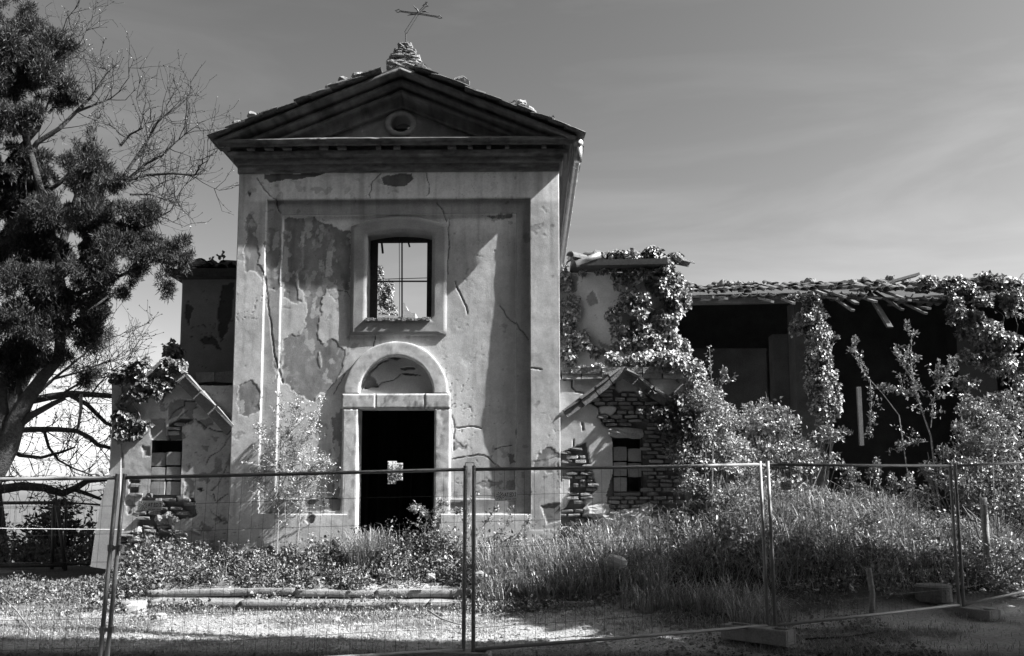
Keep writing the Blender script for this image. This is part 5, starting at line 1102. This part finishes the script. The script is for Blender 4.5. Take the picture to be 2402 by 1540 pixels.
for k in range(3):
    d = D*.55+np.array([.15, -.1, .55 if k < 2 else -.7])+RS.normal(size=(n, 3))*.4; sel = RS.rand(n) < .85
    arr.append(leaf_arrays(P[sel]+RS.normal(size=(sel.sum(), 3))*.02, d[sel], .080, .13, .1, .055, .7))
leaf_obj('foliage', arr, 'needle', con)
q = RS.choice(n, 2600); tw = B()
for i in q[:900]: 
    e = P[i]; c = e-unit(D[i])*.22-np.array([0, 0, .05]); tw.tube([c, (c+e)/2+RS.normal(size=3)*.015, e], [.007, .005, .002], 3, cap=False)
tw.obj('twigs', 'bark', con, kind='stuff')

# ================================================================= bare tree behind it
bare = thing('bare_tree', 'spreading deciduous tree with bare twisting limbs and first buds behind the conifer', 'tree', (-10.5, 3.2, -.3))
def z1(L): return [(.3808*x, .3808*y) for x, y in L]
rng = np.random.RandomState(3); b = B(); tips = []; yb_ = 2.6
b.tube([(-10.5, 3.2, -.6), W(-20, 1150, 3.2), W(0, 1000, 3.), W(60, 880, 2.8), W(100, 700, 2.7), W(150, 560, 2.7), W(190, 430, 2.7)], [.2, .18, .15, .12, .10, .08, .05], 10)
LM = [(zt([(100,330),(300,290),(440,270),(560,275),(690,285)]), .085, .05), (zt([(440,285),(540,340),(600,400),(650,450),(720,480)]), .05, .035), (zt([(60,500),(200,490),(350,490),(470,500),(560,545),(600,585),(700,610)]), .06, .035), (zt([(-40,560),(30,600),(120,650),(250,665),(380,630),(460,600)]), .055, .02), (zt([(270,490),(300,600),(360,680),(450,730),(560,770)]), .035, .012), (zt([(-80,870),(0,860),(130,840),(270,850),(380,885),(470,850),(540,805),(660,795)]), .10, .05), (zt([(440,855),(540,890),(620,920)]), .05, .03), (zt([(0,800),(80,790)]), .06, .05),
      (z1([(150,1000),(230,880),(370,790),(470,690),(560,600),(640,500),(670,400)]), .06, .008), (z1([(470,690),(600,640),(680,610),(780,530)]), .03, .006), (z1([(700,1150),(790,1110),(900,1080),(1050,1070),(1200,1080),(1275,1035)]), .045, .006), (z1([(780,1060),(870,930),(930,830),(980,740),(1085,660)]), .04, .006), (z1([(790,1110),(900,1010),(1000,960),(1080,880),(1180,800)]), .035, .006), (z1([(740,900),(800,830),(880,790),(960,700)]), .03, .005), (z1([(300,700),(400,560),(440,420),(420,200)]), .03, .005), (z1([(200,560),(330,480),(450,340),(480,300)]), .03, .005), (z1([(300,420),(380,300),(410,180)]), .025, .005), (z1([(800,1200),(920,1200),(1020,1230),(1090,1210)]), .025, .005), (z1([(850,1400),(960,1350),(1050,1300),(1090,1230)]), .025, .005), (zt([(200,300),(330,180),(480,60),(620,-60)]), .04, .008), (zt([(330,180),(520,130),(680,60)]), .03, .008), (zt([(400,260),(520,190),(640,170),(700,150)]), .025, .008), (zt([(560,275),(620,200),(700,120)]), .02, .006)]
for i, (L, r0, r1) in enumerate(LM):
    yy = yb_+.5*math.sin(i*2.3); q = [W(u, v, yy+.08*math.sin(k*2.1+i)) for k, (u, v) in enumerate(L)]; b.tube(q, np.linspace(r0, r1, len(q)), 7 if r0 > .04 else 5, cap=True)
    for k in range(len(q)-1):
        m = 3 if r0 < .05 else 2
        for s in range(m):
            f = RS.rand(); p = q[k]*(1-f)+q[k+1]*f; dr = unit(q[k+1]-q[k])+rng.normal(size=3)*.75+np.array([0, 0, .2])
            grow(b, p, dr, rng.uniform(.45, .85), .012, 2, rng, tips, .7, .18, 4, (2, 4), .22, .0034)
b.obj('trunk', 'bark', bare)
hb = B(); hb.tube([W(u, v, 2.2) for u, v in zt([(500,275),(497,380),(480,480),(440,550)])], [.03, .028, .022, .01], 6); hb.obj('broken_branch', 'pale_bark', bare)
P = np.array([p for p, d in tips]); D = np.array([d for p, d in tips]); k = RS.rand(len(P)) < .8; P, D = P[k], D[k]
P = np.repeat(P, 2, 0); D = np.repeat(D, 2, 0)+RS.normal(size=(len(P), 3))*.6
leaf_obj('buds', leaf_arrays(P, D, .03, .6, .2, .13, .5), 'leaf', bare)

# small conifer down the slope
sc_ = thing('small_conifer', 'small dense evergreen standing below the bare branches beyond spare panels', 'conifer', W(130, 1345, 5.5))
cb = [(130,1165,20,24),(140,1200,36,26),(120,1230,50,24),(150,1245,46,24),(100,1265,60,22),(160,1280,50,26),(125,1300,60,26),(115,1335,60,26),(185,1320,30,30),(60,1310,30,20)]
P, D = blob_points([px_blob(u, v, a, c, 5.5, .9) for u, v, a, c in cb], 420, .36, 2.0, .5, 15); leaf_obj('foliage', [leaf_arrays(P, D*.9+RS.normal(size=D.shape)*.5+[0, 0, .2], .16, .35, .2, .06, .5), leaf_arrays(P, D*.9+RS.normal(size=D.shape)*.6, .14, .35, .2, .07, .5)], 'needle', sc_)
b = B(); b.tube([W(130, 1370, 5.5), W(130, 1250, 5.5), W(132, 1160, 5.5)], [.12, .08, .02], 7); b.obj('trunk', 'bark', sc_)

# ================================================================= unseen trees shading the yard; those behind the photographer added to cut skylight
def shade_tree(x, y, crowns, label, n=2600, size=.30, tone=.12, seed=0):
    g = float(gz(x, y)); t = thing('broadleaf_tree', label, 'tree', (x, y, g), 'trees shading the yard'); b = B(); top = max(c[2] for c, r in crowns)
    b.tube([(x, y, g-.2), (x+.1, y, g+top*.4), (x, y+.1, top)], [.30, .22, .06], 8)
    for c, r in crowns: b.tube([(x, y, max(1.2, c[2]*.55)), ((x+c[0])/2, (y+c[1])/2, c[2]*.8), c], [.12, .08, .02], 6)
    b.obj('trunk', 'bark', t); arr = []
    for i, (c, r) in enumerate(crowns):
        m = int(n*r[0]*r[2]/6); d = unit(RS.normal(size=(m, 3))); p = np.array(c)+d*np.array(r)*(RS.rand(m)**.4)[:, None]; arr.append(leaf_arrays(p, d+RS.normal(size=(m, 3))*.7, size, .6, .2, tone, .4))
    leaf_obj('crown', arr, 'leaf', t)
shade_tree(8.2, -5.9, [((8.1, -5.5, 4.6), (1.7, .42, 1.7)), ((8.2, -5.9, 6.8), (2.4, .40, 1.9)), ((8.2, -6.38, 9.4), (2.5, .40, 2.0)), ((8.0, -6.86, 12.0), (2.4, .40, 2.0)), ((7.9, -7.34, 14.6), (2.4, .42, 2.0))], 'unseen leafy tree beside the fence, crown flattened to cast a strip of shade', 6500)  # crown shaped thin so its shadow falls as one strip
shade_tree(10.6, -3.2, [((10.2, -3.2, 5.2), (1.9, 1.35, 1.3)), ((10.6, -3.4, 6.6), (2.0, 1.4, 1.2)), ((10.3, -3.7, 8.0), (1.9, 1.4, 1.5)), ((9.8, -3.6, 3.9), (1.3, .9, .9))], 'leafy tree beyond the fence corner', 6000)
shade_tree(11.5, -6.3, [((11.2, -5.6, 5.0), (2.6, 2.3, 1.9)), ((11.8, -6.2, 7.6), (2.6, 2.3, 1.8)), ((11., -5.8, 3.0), (1.8, 1.6, 1.2))], 'broad leafy tree at the edge of the yard', 5000)
for k, (x, y) in enumerate(((-15, -17.5), (-9, -19), (-3, -18.5), (3, -19), (9, -17.5), (15, -16.5), (-18, -11), (17, -11.5))):
    shade_tree(x, y, [((x, y, 3.6), (3.8, 2.6, 3.0)), ((x+.6, y, 8.0), (4.0, 3.0, 3.0)), ((x-.4, y, 12.5), (3.8, 3.0, 3.0)), ((x, y, 17), (3.6, 2.8, 2.8)), ((x, y, 20.5), (2.8, 2.4, 2.4))], 'unseen tall leafy tree added behind the photographer to block sky light', 900, .5, .08)  # row added out of view to block sky light on the facade
shade_tree(-6, -15.5, [((-3.0, -10.8, 10.2), (5.0, 2.6, 1.8)), ((-6, -14, 9.0), (3.5, 2.6, 2.2))], 'unseen wide leafy tree added overhead to block the sky', 1500, .4, .08)  # canopy added above the frame to darken the foreground
shade_tree(6, -15.0, [((4.0, -10.8, 10.8), (4.0, 2.6, 1.8)), ((6, -14, 9.0), (3.0, 2.4, 2.2))], 'second unseen wide leafy tree added overhead to block the sky', 1500, .4, .08)  # added like its neighbour, only to shut out overhead sky
